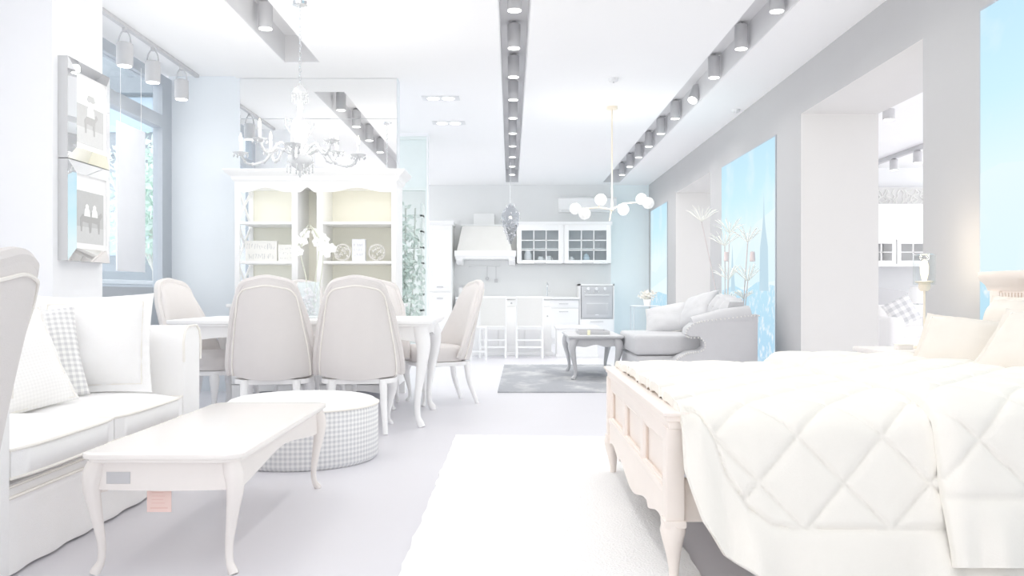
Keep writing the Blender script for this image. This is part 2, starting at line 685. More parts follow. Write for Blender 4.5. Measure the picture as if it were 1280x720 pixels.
# ------------------------------------------------------------------ ceiling spots
def make_spot():
    r = thing('spotlight', '', 'spotlight')
    b = MB()
    b.lathe([(0.052, 0.0), (0.055, 0.004), (0.055, 0.2), (0.03, 0.215)], seg=20)
    b.build('housing', M_BLACK, r)
    b = MB()
    b.lathe([(0.05, -0.004), (0.051, 0.003)], seg=20)
    b.build('lens', M_LENS, r)
    L = bpy.data.lights.new('beam', 'SPOT')
    L.energy = SPOT_WATT
    L.spot_size = math.radians(150)
    L.spot_blend = 0.9
    L.shadow_soft_size = 0.05
    L.color = (1.0, 0.975, 0.935)
    lo = bpy.data.objects.new('beam', L)
    COL.objects.link(lo)
    lo.parent = r
    lo.location = (0, 0, -0.012)
    b = MB()
    b.tube([(0, 0, 0.212), (0, 0, 0.245)], 0.015, 10)
    b.build('mount', M_BLACK, r)
    return r


proto = make_spot()
BEAM = [c for c in proto.children if c.type == 'LIGHT'][0].data
FAR_BEAM = BEAM.copy()
FAR_BEAM.energy = SPOT_WATT * 1.2
NEAR_BEAM = BEAM.copy()
NEAR_BEAM.energy = SPOT_WATT * 0.6
first = True
ORD = ['nearest', 'second', 'third', 'fourth', 'fifth', 'sixth', 'seventh', 'eighth', 'ninth', 'tenth']
for name, x, y0, y1, vis in (('left', -1.93, 2.9, 7.6, 6.6), ('centre', 0.03, 1.4, 16.0, 6.2), ('right', 1.97, 1.4, 16.0, 6.2)):
    ys = []
    y = {'left': 6.81, 'centre': 6.37, 'right': 6.39}[name]
    while y - 0.985 > y0:
        y -= 0.985
    while y < y1:
        ys.append(y)
        y += 0.985
    n = 0
    for y in ys:
        r = proto if first else copy_tree(proto)
        first = False
        r.location = (x, y, H + 0.012)
        if y > 8.6:
            for ch in r.children:
                if ch.type == 'LIGHT':
                    ch.data = FAR_BEAM
        elif y < 5.2:
            for ch in r.children:
                if ch.type == 'LIGHT':
                    ch.data = NEAR_BEAM
        if y < vis:
            r['label'] = 'spotlight in the %s ceiling slot, overhead nearer than the picture shows' % name
        else:
            r['label'] = '%s spotlight from the front in the %s dark ceiling slot' % (ORD[n] if n < 10 else 'last', name)
            n += 1
        r['group'] = 'spotlights in the %s ceiling slot' % name
        if name == 'right' and 8.9 < y < 9.6:
            r.rotation_euler = (-0.5, 0.45, 0)
            r['label'] = 'tilted glaring spotlight in the right dark ceiling slot'

# track with three hanging spots over the left window
t = thing('lighting_track', 'thin grey lighting track under the ceiling along the left window', 'track', (-3.0, 5.7, H + 0.02))
b = MB()
b.box(-0.02, 0.02, 0, 2.58, -0.03, 0, 0.003)
b.build('rail', M_BLACK, t)
for k, (yy, nm) in enumerate(((6.72, 'nearest'), (7.25, 'middle'), (7.88, 'farthest'))):
    r = thing('track_spotlight', '%s of the three grey spotlights hanging from the left track' % nm, 'spotlight',
              (-3.0, yy, H - 0.01), 0, 'spotlights on the left track')
    b = MB()
    b.lathe([(0.058, -0.295), (0.062, -0.29), (0.062, -0.125), (0.05, -0.118)], seg=20)
    b.build('housing', M_BLACK, r)
    b = MB()
    b.lathe([(0.05, -0.3), (0.052, -0.292)], seg=20)
    b.build('lens', M_LENS, r)
    b = MB()
    b.tube(smooth_path([(-0.05, 0, -0.13), (-0.038, 0, -0.06), (0, 0, -0.012), (0.038, 0, -0.06), (0.05, 0, -0.13)], 5), 0.006, 6)
    b.tube([(0, 0, -0.03), (0, 0, 0.005)], 0.02, 8)
    b.build('yoke', M_BLACK, r)
    L = bpy.data.lights.new('beam', 'SPOT')
    L.energy = 2.0
    L.spot_size = math.radians(160)
    L.spot_blend = 0.9
    L.shadow_soft_size = 0.05
    L.color = (1.0, 0.975, 0.935)
    lo = bpy.data.objects.new('beam', L)
    COL.objects.link(lo)
    lo.parent = r
    lo.location = (0, 0, -0.31)

# recessed twin downlights and detectors
for k, (px, py, nm) in enumerate(((551, 122.5, 'nearer'), (561, 153.5, 'farther'))):
    d = (H - CH) * F / (VY - py)
    c = P(px, py, d)
    r = thing('recessed_downlight', '%s rectangular twin downlight recessed in the white ceiling' % nm, 'ceiling light',
              (c.x, d, H), 0, 'recessed twin downlights')
    b = MB()
    b.box(-0.2, 0.2, -0.1, 0.1, -0.006, 0.0, 0.002)
    b.build('frame', mat('light_grey_frame', (228, 229, 230)), r)
    for x in (-0.08, 0.08):
        b = MB()
        b.lathe([(0.062, -0.012), (0.066, -0.004)], (x, 0, 0), 20)
        b.build('lamp', M_LENS, r)
for px, py, lb in ((767, 98, 'small smoke detector on the ceiling right of the centre slot'),
                   (925, 137, 'small smoke detector on the ceiling near the grey right wall')):
    d = (H - CH) * F / (VY - py)
    c = P(px, py, d)
    r = thing('smoke_detector', lb, 'smoke detector', (min(c.x, 2.55), d, H))
    b = MB()
    b.lathe([(0.03, -0.035), (0.045, -0.025), (0.05, 0.0)], seg=20)
    b.build('cover', mat('light_grey_plastic', (232, 233, 234)), r)
    b = MB()
    b.ball((0, 0, -0.038), 0.008)
    b.build('sensor', M_BLACK, r)

# ------------------------------------------------------------------ pictures on the pilaster
def picture(z0, label, kind):
    r = thing('framed_picture', label, 'picture', (-2.64, 5.305, z0), 0, 'framed photographs on the left pilaster')
    hw, hh, th, bd = 0.265, 0.595, 0.065, 0.075
    b = MB()
    b.box(0.0, th - 0.008, -hw - 0.002, hw + 0.002, 0, hh)
    b.build('backing', mat('grey_frame_side', (206, 207, 208), 0.6), r)
    # bevelled mirror border
    b = MB()
    o = [(-hw, 0), (hw, 0), (hw, hh), (-hw, hh)]
    i = [(-hw + bd, bd), (hw - bd, bd), (hw - bd, hh - bd), (-hw + bd, hh - bd)]
    for k in range(4):
        k2 = (k + 1) % 4
        a0, a1, b0, b1 = o[k], o[k2], i[k], i[k2]
        V = [b.bm.verts.new(v) for v in (
            (th - 0.007, *a0), (th - 0.007, *a1), (th + 0.008, *b1), (th + 0.008, *b0),
            (th - 0.012, *a0), (th - 0.012, *a1), (th - 0.012, *b1), (th - 0.012, *b0))]
        for q in ((0, 1, 2, 3), (7, 6, 5, 4), (0, 4, 5, 1), (1, 5, 6, 2), (2, 6, 7, 3), (3, 7, 4, 0)):
            b.bm.faces.new([V[j] for j in q])
    b.build('mirror_border', M_MIRROR, r, smooth=0)
    b = MB()
    b.box(th - 0.009, th - 0.004, -hw + bd, hw - bd, bd, hh - bd)
    mt = b.build('mount', mat('white_card_mount', (247, 247, 247)), r, smooth=0)
    b = MB()
    x = th - 0.003
    pw, pz0, pz1 = hw - bd - 0.022, bd + 0.035, hh - bd - 0.045
    b.box(x - 0.001, x, -pw, pw, pz0, pz1, mi=0)
    rnd = random.Random(kind)
    # pale sky strip and ground band of the photograph
    b.box(x, x + 0.0006, -pw, pw, pz0, pz0 + 0.1, mi=1)
    if kind == 1:
        b.box(x, x + 0.0006, -pw, pw, pz1 - 0.13, pz1, mi=2)
        b.prism([(-0.05, pz1 - 0.09), (-0.03, pz1 - 0.06), (0.04, pz1 - 0.06), (0.06, pz1 - 0.09), (0.03, pz1 - 0.1), (-0.03, pz1 - 0.1)], 'x', x, x + 0.0012, mi=0)
    else:
        b.box(x, x + 0.0006, -pw, pw, pz1 - 0.05, pz1, mi=2)
    figs = [(0.0, 1.25)] if kind == 1 else [(-0.045, 1.0), (0.05, 1.0)]
    zb = pz0 + 0.13
    for fy, s in figs:
        # pale rider
        b.prism([(fy + q * 2.3 * s, zb + z * s) for q, z in ((-0.016, 0.035), (-0.013, 0.075), (-0.008, 0.085), (-0.009, 0.1), (0, 0.112), (0.009, 0.1),
                                                          (0.008, 0.085), (0.014, 0.072), (0.018, 0.035))], 'x', x, x + 0.0014, mi=2)
        # grey horse
        b.prism([(fy * 1.2 + q * 1.5, zb + z) for q, z in ((-0.05, 0.02), (-0.045, -0.06), (-0.035, -0.06), (-0.03, 0.0), (0.02, -0.005), (0.025, -0.065), (0.036, -0.065),
                                                     (0.04, 0.02), (0.062, 0.05), (0.05, 0.07), (0.02, 0.045), (-0.03, 0.045))], 'x', x, x + 0.0010 + 0.0002 * fy, mi=3)
    b.build('photograph', [mat('photo_grey', (196, 197, 197), 0.4, 0.4, 0.05, 30), mat('photo_pale', (212, 213, 213), 0.4, 0.4, 0.06, 60),
                           mat('photo_white', (248, 248, 248), 0.4, 0.4), mat('photo_dark', (178, 178, 178), 0.4, 0.4, 0.06, 60)], mt, smooth=0)
    return r


picture(1.74, 'upper mirror framed photograph of one rider on the left pilaster', 1)
picture(1.14, 'lower mirror framed photograph of two riders on the left pilaster', 2)

# ------------------------------------------------------------------ backlit murals in the right wall
def ramp_emit(name, stops, z0, z1, s=1.0, cloud=0.0):
    m = bpy.data.materials.new(name)
    m.use_nodes = True
    nt = m.node_tree
    nt.nodes.clear()
    tc = nt.nodes.new('ShaderNodeTexCoord')
    sp = nt.nodes.new('ShaderNodeSeparateXYZ')
    nt.links.new(tc.outputs['Object'], sp.inputs[0])
    mr = nt.nodes.new('ShaderNodeMapRange')
    mr.inputs[1].default_value = z0
    mr.inputs[2].default_value = z1
    nt.links.new(sp.outputs[2], mr.inputs[0])
    rp = nt.nodes.new('ShaderNodeValToRGB')
    el = rp.color_ramp.elements
    el[0].position, el[0].color = stops[0][0], lin(stops[0][1])
    el[1].position, el[1].color = stops[-1][0], lin(stops[-1][1])
    for p, c in stops[1:-1]:
        e = el.new(p)
        e.color = lin(c)
    nt.links.new(mr.outputs[0], rp.inputs[0])
    nz = nt.nodes.new('ShaderNodeTexNoise')
    nz.inputs['Scale'].default_value = 2.2 if cloud < 0.5 else 14
    nz.inputs['Detail'].default_value = 6
    nt.links.new(tc.outputs['Object'], nz.inputs['Vector'])
    r2 = nt.nodes.new('ShaderNodeValToRGB')
    r2.color_ramp.elements[0].position = 0.5
    r2.color_ramp.elements[1].position = 0.68
    nt.links.new(nz.outputs[0], r2.inputs[0])
    ml = nt.nodes.new('ShaderNodeMath')
    ml.operation = 'MULTIPLY'
    ml.inputs[1].default_value = cloud
    nt.links.new(r2.outputs[0], ml.inputs[0])
    mx = nt.nodes.new('ShaderNodeMix')
    mx.data_type = 'RGBA'
    nt.links.new(ml.outputs[0], mx.inputs[0])
    nt.links.new(rp.outputs[0], mx.inputs[6])
    mx.inputs[7].default_value = lin((250, 253, 255))
    e = nt.nodes.new('ShaderNodeEmission')
    nt.links.new(mx.outputs[2], e.inputs[0])
    e.inputs[1].default_value = s
    o = nt.nodes.new('ShaderNodeOutputMaterial')
    nt.links.new(e.outputs[0], o.inputs[0])
    return m


MS = 0.74
SKY = ramp_emit('mural_sky_print', [(0.0, (240, 250, 253)), (0.55, (232, 249, 253)), (0.78, (206, 240, 251)), (1.0, (196, 231, 248))], 0.2, 2.55, MS, 0.3)
HILL = ramp_emit('mural_hill_print', [(0.0, (219, 243, 250)), (1.0, (231, 247, 251))], 0.5, 1.7, MS, 0.25)
TOWER = ramp_emit('mural_tower_print', [(0.0, (190, 218, 233)), (1.0, (200, 222, 234))], 0.5, 1.7, MS, 0.1)
WOOD = ramp_emit('mural_trees_print', [(0.0, (178, 214, 240)), (1.0, (194, 230, 246))], 0.0, 1.0, MS, 0.75)


def mural(y0, y1, z1, label, kind):
    yc = (y0 + y1) / 2
    r = thing('backlit_mural', label, 'mural', (2.66, yc, 0.02), 0, 'backlit sky murals on the grey right wall')
    hy = (y1 - y0) / 2
    b = MB()
    b.box(-0.03, 0.0, -hy, hy, 0, z1 - 0.02)
    b.build('light_box', M_FRAME, r, smooth=0)
    b = MB()
    zt = z1 - 0.035
    a = hy - 0.015
    b.box(-0.034, -0.031, -a, a, 0.015, zt, mi=0)
    rnd = random.Random(kind)
    # local +y is away from the camera (left in the picture)
    if kind == 2:
        hp = [(-a, 1.05), (a, 0.95), (a, 1.12), (0.6, 1.2), (0.2, 1.42), (-0.05, 1.55), (-0.4, 1.68), (-a, 1.78)]
        b.prism(hp, 'x', -0.036, -0.0345, mi=1)
        b.prism([(-a, 0.02), (a, 0.02), (a, 0.95), (0.5, 1.02), (0.0, 0.95), (-0.5, 1.05), (-a, 1.0)], 'x', -0.0375, -0.0362, mi=3)
        tw = -0.72
        b.prism([(tw - 0.16, 0.95), (tw + 0.16, 0.95), (tw + 0.14, 1.4), (tw + 0.05, 1.62), (tw + 0.02, 1.75), (tw, 1.98), (tw - 0.02, 1.75),
                 (tw - 0.05, 1.62), (tw - 0.14, 1.4)], 'x', -0.0392, -0.0378, mi=2)
        b.prism([(0.42, 0.95), (0.62, 0.95), (0.6, 1.25), (0.56, 1.5), (0.52, 1.25)], 'x', -0.0392, -0.0378, mi=2)
    elif kind == 3:
        b.prism([(-a, 0.02), (a, 0.02), (a, 0.85), (0.0, 0.95), (-a, 0.9)], 'x', -0.0375, -0.0362, mi=3)
        b.prism([(-a, 1.2), (a, 1.0), (a, 1.35), (0.3, 1.3), (-a, 1.55)], 'x', -0.036, -0.0345, mi=1)
    else:
        b.prism([(a, 0.02), (a, 1.05), (a - 0.12, 1.05), (a - 0.25, 0.9), (a - 0.6, 0.8), (-a, 0.7), (-a, 0.02)], 'x', -0.0375, -0.0362, mi=3)
        b.prism([(a, 1.6), (a - 0.2, 1.63), (a - 0.5, 1.6), (0.2, 1.65), (-a, 1.5), (-a, 1.0), (a, 1.0)], 'x', -0.036, -0.0345, mi=1)
    b.build('printed_view', [SKY, HILL, TOWER, WOOD], r, smooth=0)
    r.scale.x = 0.4
    return r


mural(2.0, 4.88, 2.55, 'blue sky backlit mural panel on the right wall above the bed headboard', 1)
mural(8.63, 10.84, 2.53, 'backlit mural of a spire, hill and blue sky behind the black sofa', 2)
mural(14.6, 16.3, 2.5, 'narrow blue backlit mural at the far end of the right wall', 3)

# ------------------------------------------------------------------ dining table
def dining_table():
    x0, x1, y0, y1, zt = -2.40, -0.545, 6.02, 7.12, 0.76
    r = thing('dining_table', 'white dining table with curved legs set among the upholstered chairs', 'table', ((x0 + x1) / 2, (y0 + y1) / 2, 0))
    hx, hy = (x1 - x0) / 2, (y1 - y0) / 2
    b = MB()
    b.box(-hx, hx, -hy, hy, zt - 0.03, zt, 0.008)
    b.box(-hx + 0.02, hx - 0.02, -hy + 0.02, hy - 0.02, zt - 0.045, zt - 0.028, 0.004)
    b.build('tabletop', M_WHITE, r)
    b = MB()
    ap = []
    n = 24
    ax = hx - 0.09
    top = zt - 0.045
    for k in range(n + 1):
        x = -ax + 2 * ax * k / n
        ap.append((x, zt - 0.115 - 0.05 * abs(x / ax) ** 4))
    for y in (-hy + 0.07, hy - 0.09):
        b.prism([(ax, top), (-ax, top)] + ap, 'y', y, y + 0.02)
    ay = hy - 0.09
    apy = [(-ay + 2 * ay * k / n, zt - 0.115 - 0.05 * abs(-1 + 2 * k / n) ** 4) for k in range(n + 1)]
    for x in (-hx + 0.07, hx - 0.09):
        b.prism([(ay, top), (-ay, top)] + apy, 'x', x, x + 0.02)
    b.build('apron', M_WHITE, r)
    for sx in (-1, 1):
        for sy in (-1, 1):
            b = MB()
            cabriole(b, sx * (hx - 0.1), sy * (hy - 0.1), zt - 0.045, sx, sy * 0.6, 0.045, 0.05)
            b.build('leg', M_WHITE, r)
    return r


dining_table()


# ------------------------------------------------------------------ dining chair (local front = +y)
def wprof(v):
    return lerp([(0, 0.285), (0.12, 0.288), (0.35, 0.272), (0.6, 0.247), (0.8, 0.23), (1.0, 0.216)], v)


def back_pt(u, v, off):
    """u -1..1, v 0..1; off = distance towards the front"""
    au = abs(u)
    # rounded upper corners
    top = 0.665 - 0.13 * au ** 5 + 0.007 * math.cos(u * 2 * PI)
    z = 0.365 + v * top + 0.03 * (1 - v) * au ** 2
    x = u * wprof(v) * (1 - 0.12 * (v ** 8) * au ** 2)
    y = -0.25 - 0.13 * v ** 1.3 + 0.17 * (au ** 2.2) * (1 - 0.6 * v ** 0.8) + off
    return Vector((x, y, z))


def make_chair(label, name='dining_chair', white_top=False):
    r = thing(name, label, 'chair')
    b = MB()
    nu, nv = 20, 22
    pad = lambda u, v: 0.05 * (1 - abs(u) ** 4) * (1 - abs(2 * v - 1) ** 6)
    b.thick(lambda u, v: back_pt(2 * u - 1, v, 0.045 + pad(2 * u - 1, v)),
            lambda u, v: back_pt(2 * u - 1, v, -0.018 * (1 - abs(2 * u - 1) ** 4) * (1 - abs(2 * v - 1) ** 6)), nu, nv)
    bk = b.build('backrest', M_TAUPE, r, smooth=60)
    # light piping round the rim and a nail line on the rear
    rim = [(-1, k / 20) for k in range(21)] + [(-1 + 2 * k / 20, 1) for k in range(1, 21)] + [(1, 1 - k / 20) for k in range(1, 21)]
    b = MB()
    b.tube([back_pt(u, v, 0.022) + Vector((0.004 * u, 0, 0.006 * (v > 0.99))) for u, v in rim], 0.026, 8)
    b.build('rim', M_TAUPE, bk)
    b = MB()
    rim2 = [(u * 0.9, min(v, 0.94)) for u, v in rim]
    b.tube([back_pt(u, v, -0.012) for u, v in rim2], 0.0055, 6)
    b.build('piping', M_TRIM, bk)
    # seat
    b = MB()
    prof = [(0.2, 0.365), (0.242, 0.37), (0.252, 0.40), (0.252, 0.45), (0.242, 0.482), (0.22, 0.498), (0.1, 0.506), (0.01, 0.508)]
    b.lathe(prof, (0, 0.065, 0), 36, sq=0.3, sy=0.9)
    b.build('seat', M_TAUPE, r)
    b = MB()
    b.lathe([(0.24, 0.33), (0.258, 0.335), (0.258, 0.366)], (0, 0.045, 0), 36, sq=0.3, sy=0.92)
    b.build('seat_rail', M_WHITE, r)
    for sx in (-1, 1):
        b = MB()
        cabriole(b, sx * 0.2, 0.22, 0.34, sx, 0.9, 0.03, 0.035)
        b.build('leg', M_WHITE, r)
        b = MB()
        b.tube(smooth_path([(sx * 0.17, -0.18, 0.36), (sx * 0.175, -0.2, 0.2), (sx * 0.19, -0.27, 0.0)], 4),
               [0.028, 0.027, 0.026, 0.025, 0.024, 0.022, 0.02, 0.019, 0.018], 10)
        b.build('leg', M_WHITE, r)
    return r


G = 'upholstered chairs of the dining table'
c0 = make_chair('taupe dining chair seen from behind, left of the two in front of the table')
c0['group'] = G
c0.location = (-1.635, 5.99, 0)
c0.rotation_euler = (0, 0, 0.12)
for lab, x, y, rz in (
        ('taupe upholstered dining chair seen from behind, right of the two in front of the table', -1.05, 6.02, 0.1),
        ('taupe dining chair at the right end of the table, turned side on', -0.61, 7.5, PI * 0.64),
        ('taupe dining chair at the left end of the table beside the window', -2.36, 6.70, -PI / 2 - 0.3),
        ('taupe dining chair behind the table, right of the flower vase', -1.16, 7.22, PI + 0.03),
        ('taupe dining chair behind the table, mostly hidden left of the flower vase', -1.85, 7.22, PI - 0.03),
        ('taupe chair cropped by the left edge of the picture in front of the sofa', -1.62, 2.17, PI / 2 + 0.1)):
    c = copy_tree(c0)
    c['label'] = lab
    c.location = (x, y, 0)
    c.rotation_euler = (0, 0, rz)

# ------------------------------------------------------------------ white sofa
def make_sofa():
    X0, X1 = -2.58, -1.65     # back, front
    Y0, Y1 = 2.62, 4.60
    r = thing('sofa', 'white slipcovered sofa with two seat cushions along the left side', 'sofa', ((X0 + X1) / 2, (Y0 + Y1) / 2, 0))
    cx, cy = (X0 + X1) / 2, (Y0 + Y1) / 2
    hx, hy = (X1 - X0) / 2, (Y1 - Y0) / 2
    aw = 0.24
    # skirted base
    b = MB()
    n = 60

    def sk(u, v):
        y = -hy + aw - 0.02 + u * 2 * (hy - aw + 0.02)
        return Vector((hx - 0.03 + 0.012 * (1 - v) + 0.006 * math.sin(u * 40) * (1 - v), y, 0.01 + v * 0.28))
    b.box(-hx + 0.02, hx - 0.05, -hy + 0.03, hy - 0.03, 0.02, 0.3, 0.01)
    b.thick(sk, lambda u, v: sk(u, v) - Vector((0.03, 0, 0)), 50, 4)
    b.build('skirted_base', M_FABRIC, r)
    b = MB()
    b.tube([(hx - 0.022, -hy + aw, 0.262), (hx - 0.022, hy - aw, 0.262)], 0.006, 6)
    b.tube([(hx - 0.02, -hy + aw, 0.3), (hx - 0.02, hy - aw, 0.3)], 0.005, 6)
    b.build('base_piping', M_TRIM, r)
    # arms: upright slabs with rounded tops
    for s in (-1, 1):
        ya, yb = (s * hy, s * (hy - aw))
        y0, y1 = min(ya, yb), max(ya, yb)
        b = MB()
        out = [(y0 + 0.01, 0.01), (y1 - 0.01, 0.01), (y1 - 0.005, 0.6), (y1 + 0.0, 0.70), (y1 - 0.02, 0.755), (y1 - 0.06, 0.78),
               (y0 + 0.06, 0.78), (y0 + 0.02, 0.755), (y0 + 0.0, 0.70), (y0 + 0.005, 0.6)]
        b.prism(out, 'x', -hx, hx, bev=0.014)
        a = b.build('arm', M_FABRIC, r, smooth=50)
        b = MB()
        b.tube([(hx + 0.001, q[0], q[1]) for q in out[2:]], 0.006, 6)
        b.build('arm_piping', M_TRIM, a)
    # back
    b = MB()
    out = [(-hx, 0.02), (-hx + 0.2, 0.02), (-hx + 0.17, 0.5), (-hx + 0.13, 0.82), (-hx + 0.1, 0.87), (-hx + 0.03, 0.87), (-hx, 0.82)]
    b.prism([(q[0], q[1]) for q in out], 'y', -hy + 0.02, hy - 0.02, bev=0.015)
    b.build('back', M_FABRIC, r, smooth=50)
    # cushions
    for k in (0, 1):
        L = 2 * (hy - aw) / 2
        y0 = -hy + aw + k * L + 0.004
        b = MB()

        def top(u, v, sgn):
            e = (1 - abs(2 * u - 1) ** 5) * (1 - abs(2 * v - 1) ** 5)
            # u along x, v along y
            x = -hx + 0.2 + u * (2 * hx - 0.2 - 0.005)
            y = y0 + v * (L - 0.008)
            bulge = 0.02 * (1 - abs(2 * v - 1) ** 4) * (u > 0.99)
            z = 0.38 + sgn * (0.045 + 0.045 * e)
            return Vector((x + bulge, y, z))
        b.thick(lambda u, v: top(u, v, 1), lambda u, v: top(u, v, -1), 24, 24)
        c = b.build('seat_cushion', M_FABRIC, r, smooth=75)
        b = MB()
        xx = hx - 0.005
        for zz in (0.427, 0.333):
            b.tube([(-hx + 0.22, y0 + 0.0, zz), (xx, y0, zz)] + [(xx + 0.02 * (1 - abs(2 * q / 12 - 1) ** 4), y0 + q / 12 * (L - 0.008), zz) for q in range(1, 12)] +
                   [(xx, y0 + L - 0.008, zz), (-hx + 0.22, y0 + L - 0.008, zz)], 0.006, 6)
        b.build('cushion_piping', M_TRIM, c)
        b = MB()

        def bc(u, v, sgn):
            e = (1 - abs(2 * u - 1) ** 4) * (1 - abs(2 * v - 1) ** 4)
            z = 0.475 + v * 0.46
            y = y0 + u * (L - 0.008)
            x = -hx + 0.25 - 0.07 * v + sgn * (0.03 + 0.065 * e)
            return Vector((x, y, z))
        b.thick(lambda u, v: bc(u, v, 1), lambda u, v: bc(u, v, -1), 20, 20)
        b.build('back_cushion', M_FABRIC, r, smooth=75)
    return r


make_sofa()


def pillow_mesh(w, h, t, flange=0.0, wob=0.004, seed=1):
    """lies in local xy, thickness along z"""
    b = MB()

    def f(u, v, s):
        a, c = 2 * u - 1, 2 * v - 1
        fl = flange / (w / 2)
        e0, e1 = min(1, abs(a) / (1 - fl)), min(1, abs(c) / (1 - fl))
        e = max(0, (1 - e0 ** 3)) ** 0.6 * max(0, (1 - e1 ** 3)) ** 0.6
        pin = 1 - 0.06 * (1 - abs(c) ** 2) * abs(a) ** 3
        pin2 = 1 - 0.06 * (1 - abs(a) ** 2) * abs(c) ** 3
        nz = noise.noise(Vector((a * 2.5 + seed * 7, c * 2.5, s))) * wob * 2 + wob * 1.2 * s * (1 - e) * noise.noise(Vector((a * 9 + seed, c * 9, s * 3)))
        return Vector((a * w / 2 * pin, c * h / 2 * pin2, s * (0.006 + t / 2 * e) + nz))
    b.thick(lambda u, v: f(u, v, 1), lambda u, v: f(u, v, -1), 36, 36)
    return b


def pillow(name, label, w, h, t, c, normal, roll, m, flange=0.03, seed=1, piping=True, cat='cushion', group=None):
    """normal = the way its face looks; roll about it"""
    r = thing(name, label, cat, c, 0, group)
    n = Vector(normal).normalized()
    up = Vector((0, 0, 1))
    xa = up.cross(n).normalized()
    ya = n.cross(xa)
    M = Matrix((xa, ya, n)).transposed() @ Matrix.Rotation(roll, 3, 'Z')
    r.rotation_euler = M.to_euler()
    b = pillow_mesh(w, h, t, flange, seed=seed)
    b.build('cover', m, r, smooth=80)
    if piping:
        b = MB()
        ring = []
        for k in range(80):
            s = k / 80 * 4
            i, q = int(s), s - int(s)
            a, cc = [(-1 + 2 * q, -1), (1, -1 + 2 * q), (1 - 2 * q, 1), (-1, 1 - 2 * q)][i]
            fl = 1 - 2 * flange / w
            a, cc = a * fl, cc * fl
            ring.append((a * w / 2 * (1 - 0.06 * (1 - cc * cc) * abs(a) ** 3), cc * h / 2 * (1 - 0.06 * (1 - a * a) * abs(cc) ** 3), 0.006))
        b.tube(ring, 0.004, 6, closed=True)
        b.build('seam', M_TRIM, r)
    return r


M_GING = checks('grey_gingham', (248, 248, 246), (216, 216, 217), 0.026)
M_GINGP = checks('faint_gingham', (252, 251, 249), (245, 244, 242), 0.014)
pillow('throw_pillow', 'large plain white pillow leaning on the far arm of the white sofa', 0.53, 0.50, 0.16,
       (-2.02, 4.2, 0.70), (0.22, -1, 0.28), 0.03, M_FABRIC, 0.045, 2)
pillow('gingham_pillow', 'grey gingham pillow behind the other pillows on the white sofa', 0.44, 0.44, 0.12,
       (-2.2, 3.95, 0.66), (0.5, -0.8, 0.35), 0.12, M_GING, 0.0, 3, False)
pillow('throw_pillow', 'faintly checked cream pillow beside the cropped chair on the white sofa', 0.46, 0.46, 0.15,
       (-2.13, 3.64, 0.645), (0.72, -0.65, 0.42), 0.22, M_GINGP, 0.012, 5)

# ------------------------------------------------------------------ coffee table in front of the sofa
def coffee_table():
    r = thing('coffee_table', 'cream wooden coffee table with curved legs in front of the white sofa', 'table', (-1.17, 3.56, 0))
    hx, hy, zt = 0.275, 0.69, 0.412
    b = MB()

    def outl(hx, hy, n=10, rr=0.06):
        o = []
        for sx, sy, a0 in ((1, 1, 0), (-1, 1, PI / 2), (-1, -1, PI), (1, -1, 1.5 * PI)):
            for k in range(5):
                a = a0 + k / 4 * PI / 2
                o.append((sx * (hx - rr) + rr * math.cos(a), sy * (hy - rr) + rr * math.sin(a)))
        return o
    b.prism(outl(hx, hy), 'z', zt - 0.018, zt, bev=0.005)
    b.prism(outl(hx - 0.012, hy - 0.012), 'z', zt - 0.03, zt - 0.017, bev=0.003)
    b.build('tabletop', M_OAKTOP, r)
    b = MB()
    top = zt - 0.03
    ax = hx - 0.05
    for y in (-hy + 0.04, hy - 0.058):
        b.prism([(-ax, top), (-ax, top - 0.095), (-ax * 0.5, top - 0.098), (0, top - 0.1), (ax * 0.5, top - 0.098), (ax, top - 0.095), (ax, top)], 'y', y, y + 0.018)
    ay = hy - 0.06
    n = 32
    sc = []
    for k in range(n + 1):
        q = -1 + 2 * k / n
        d = 0.085 + 0.025 * abs(q) ** 6 - 0.028 * math.cos(q * PI) * (1 - abs(q)) ** 0.3
        sc.append((q * ay, top - d))
    for x in (-hx + 0.04, hx - 0.058):
        b.prism([(ay, top), (-ay, top)] + sc, 'x', x, x + 0.018)
    b.build('apron', M_OAK, r)
    b = MB()
    b.box(-0.19, -0.11, -hy + 0.0375, -hy + 0.041, top - 0.075, top - 0.035, 0.001)
    b.build('maker_plate', M_BLACK, r)['label'] = 'grey plate on the apron'
    for sx in (-1, 1):
        for sy in (-1, 1):
            b = MB()
            cabriole(b, sx * (hx - 0.05), sy * (hy - 0.055), top, sx, sy * 0.7, 0.027, 0.03)
            b.build('leg', M_OAK, r)
    return r


coffee_table()
t = thing('price_tag', 'orange red paper tag hanging under the cream coffee table', 'tag', (-1.25, 2.925, 0.19))
t.location = tuple(P(199, 640, 2.965))
b = MB()
b.box(-0.042, 0.042, -0.001, 0.001, 0, 0.1, 0.0005)
cd = b.build('card', mat('orange_card', (246, 219, 211), 0.7, 0.2), t)
b = MB()
b.tube([(0, 0, 0.1), (0, 0.0, 0.125), (0.0, 0.015, 0.135)], 0.0015, 6)
b.build('string', M_WHITE, t)
b = MB()
for k in range(5):
    b.box(-0.025, 0.02 - 0.006 * (k % 2), -0.0016, -0.0011, 0.03 + 0.012 * k, 0.032 + 0.012 * k)
b.box(-0.03, 0.03, -0.0016, -0.0011, 0.012, 0.016)
b.build('printed_lines', mat('faded_orange_ink', (240, 205, 196)), cd, smooth=0)

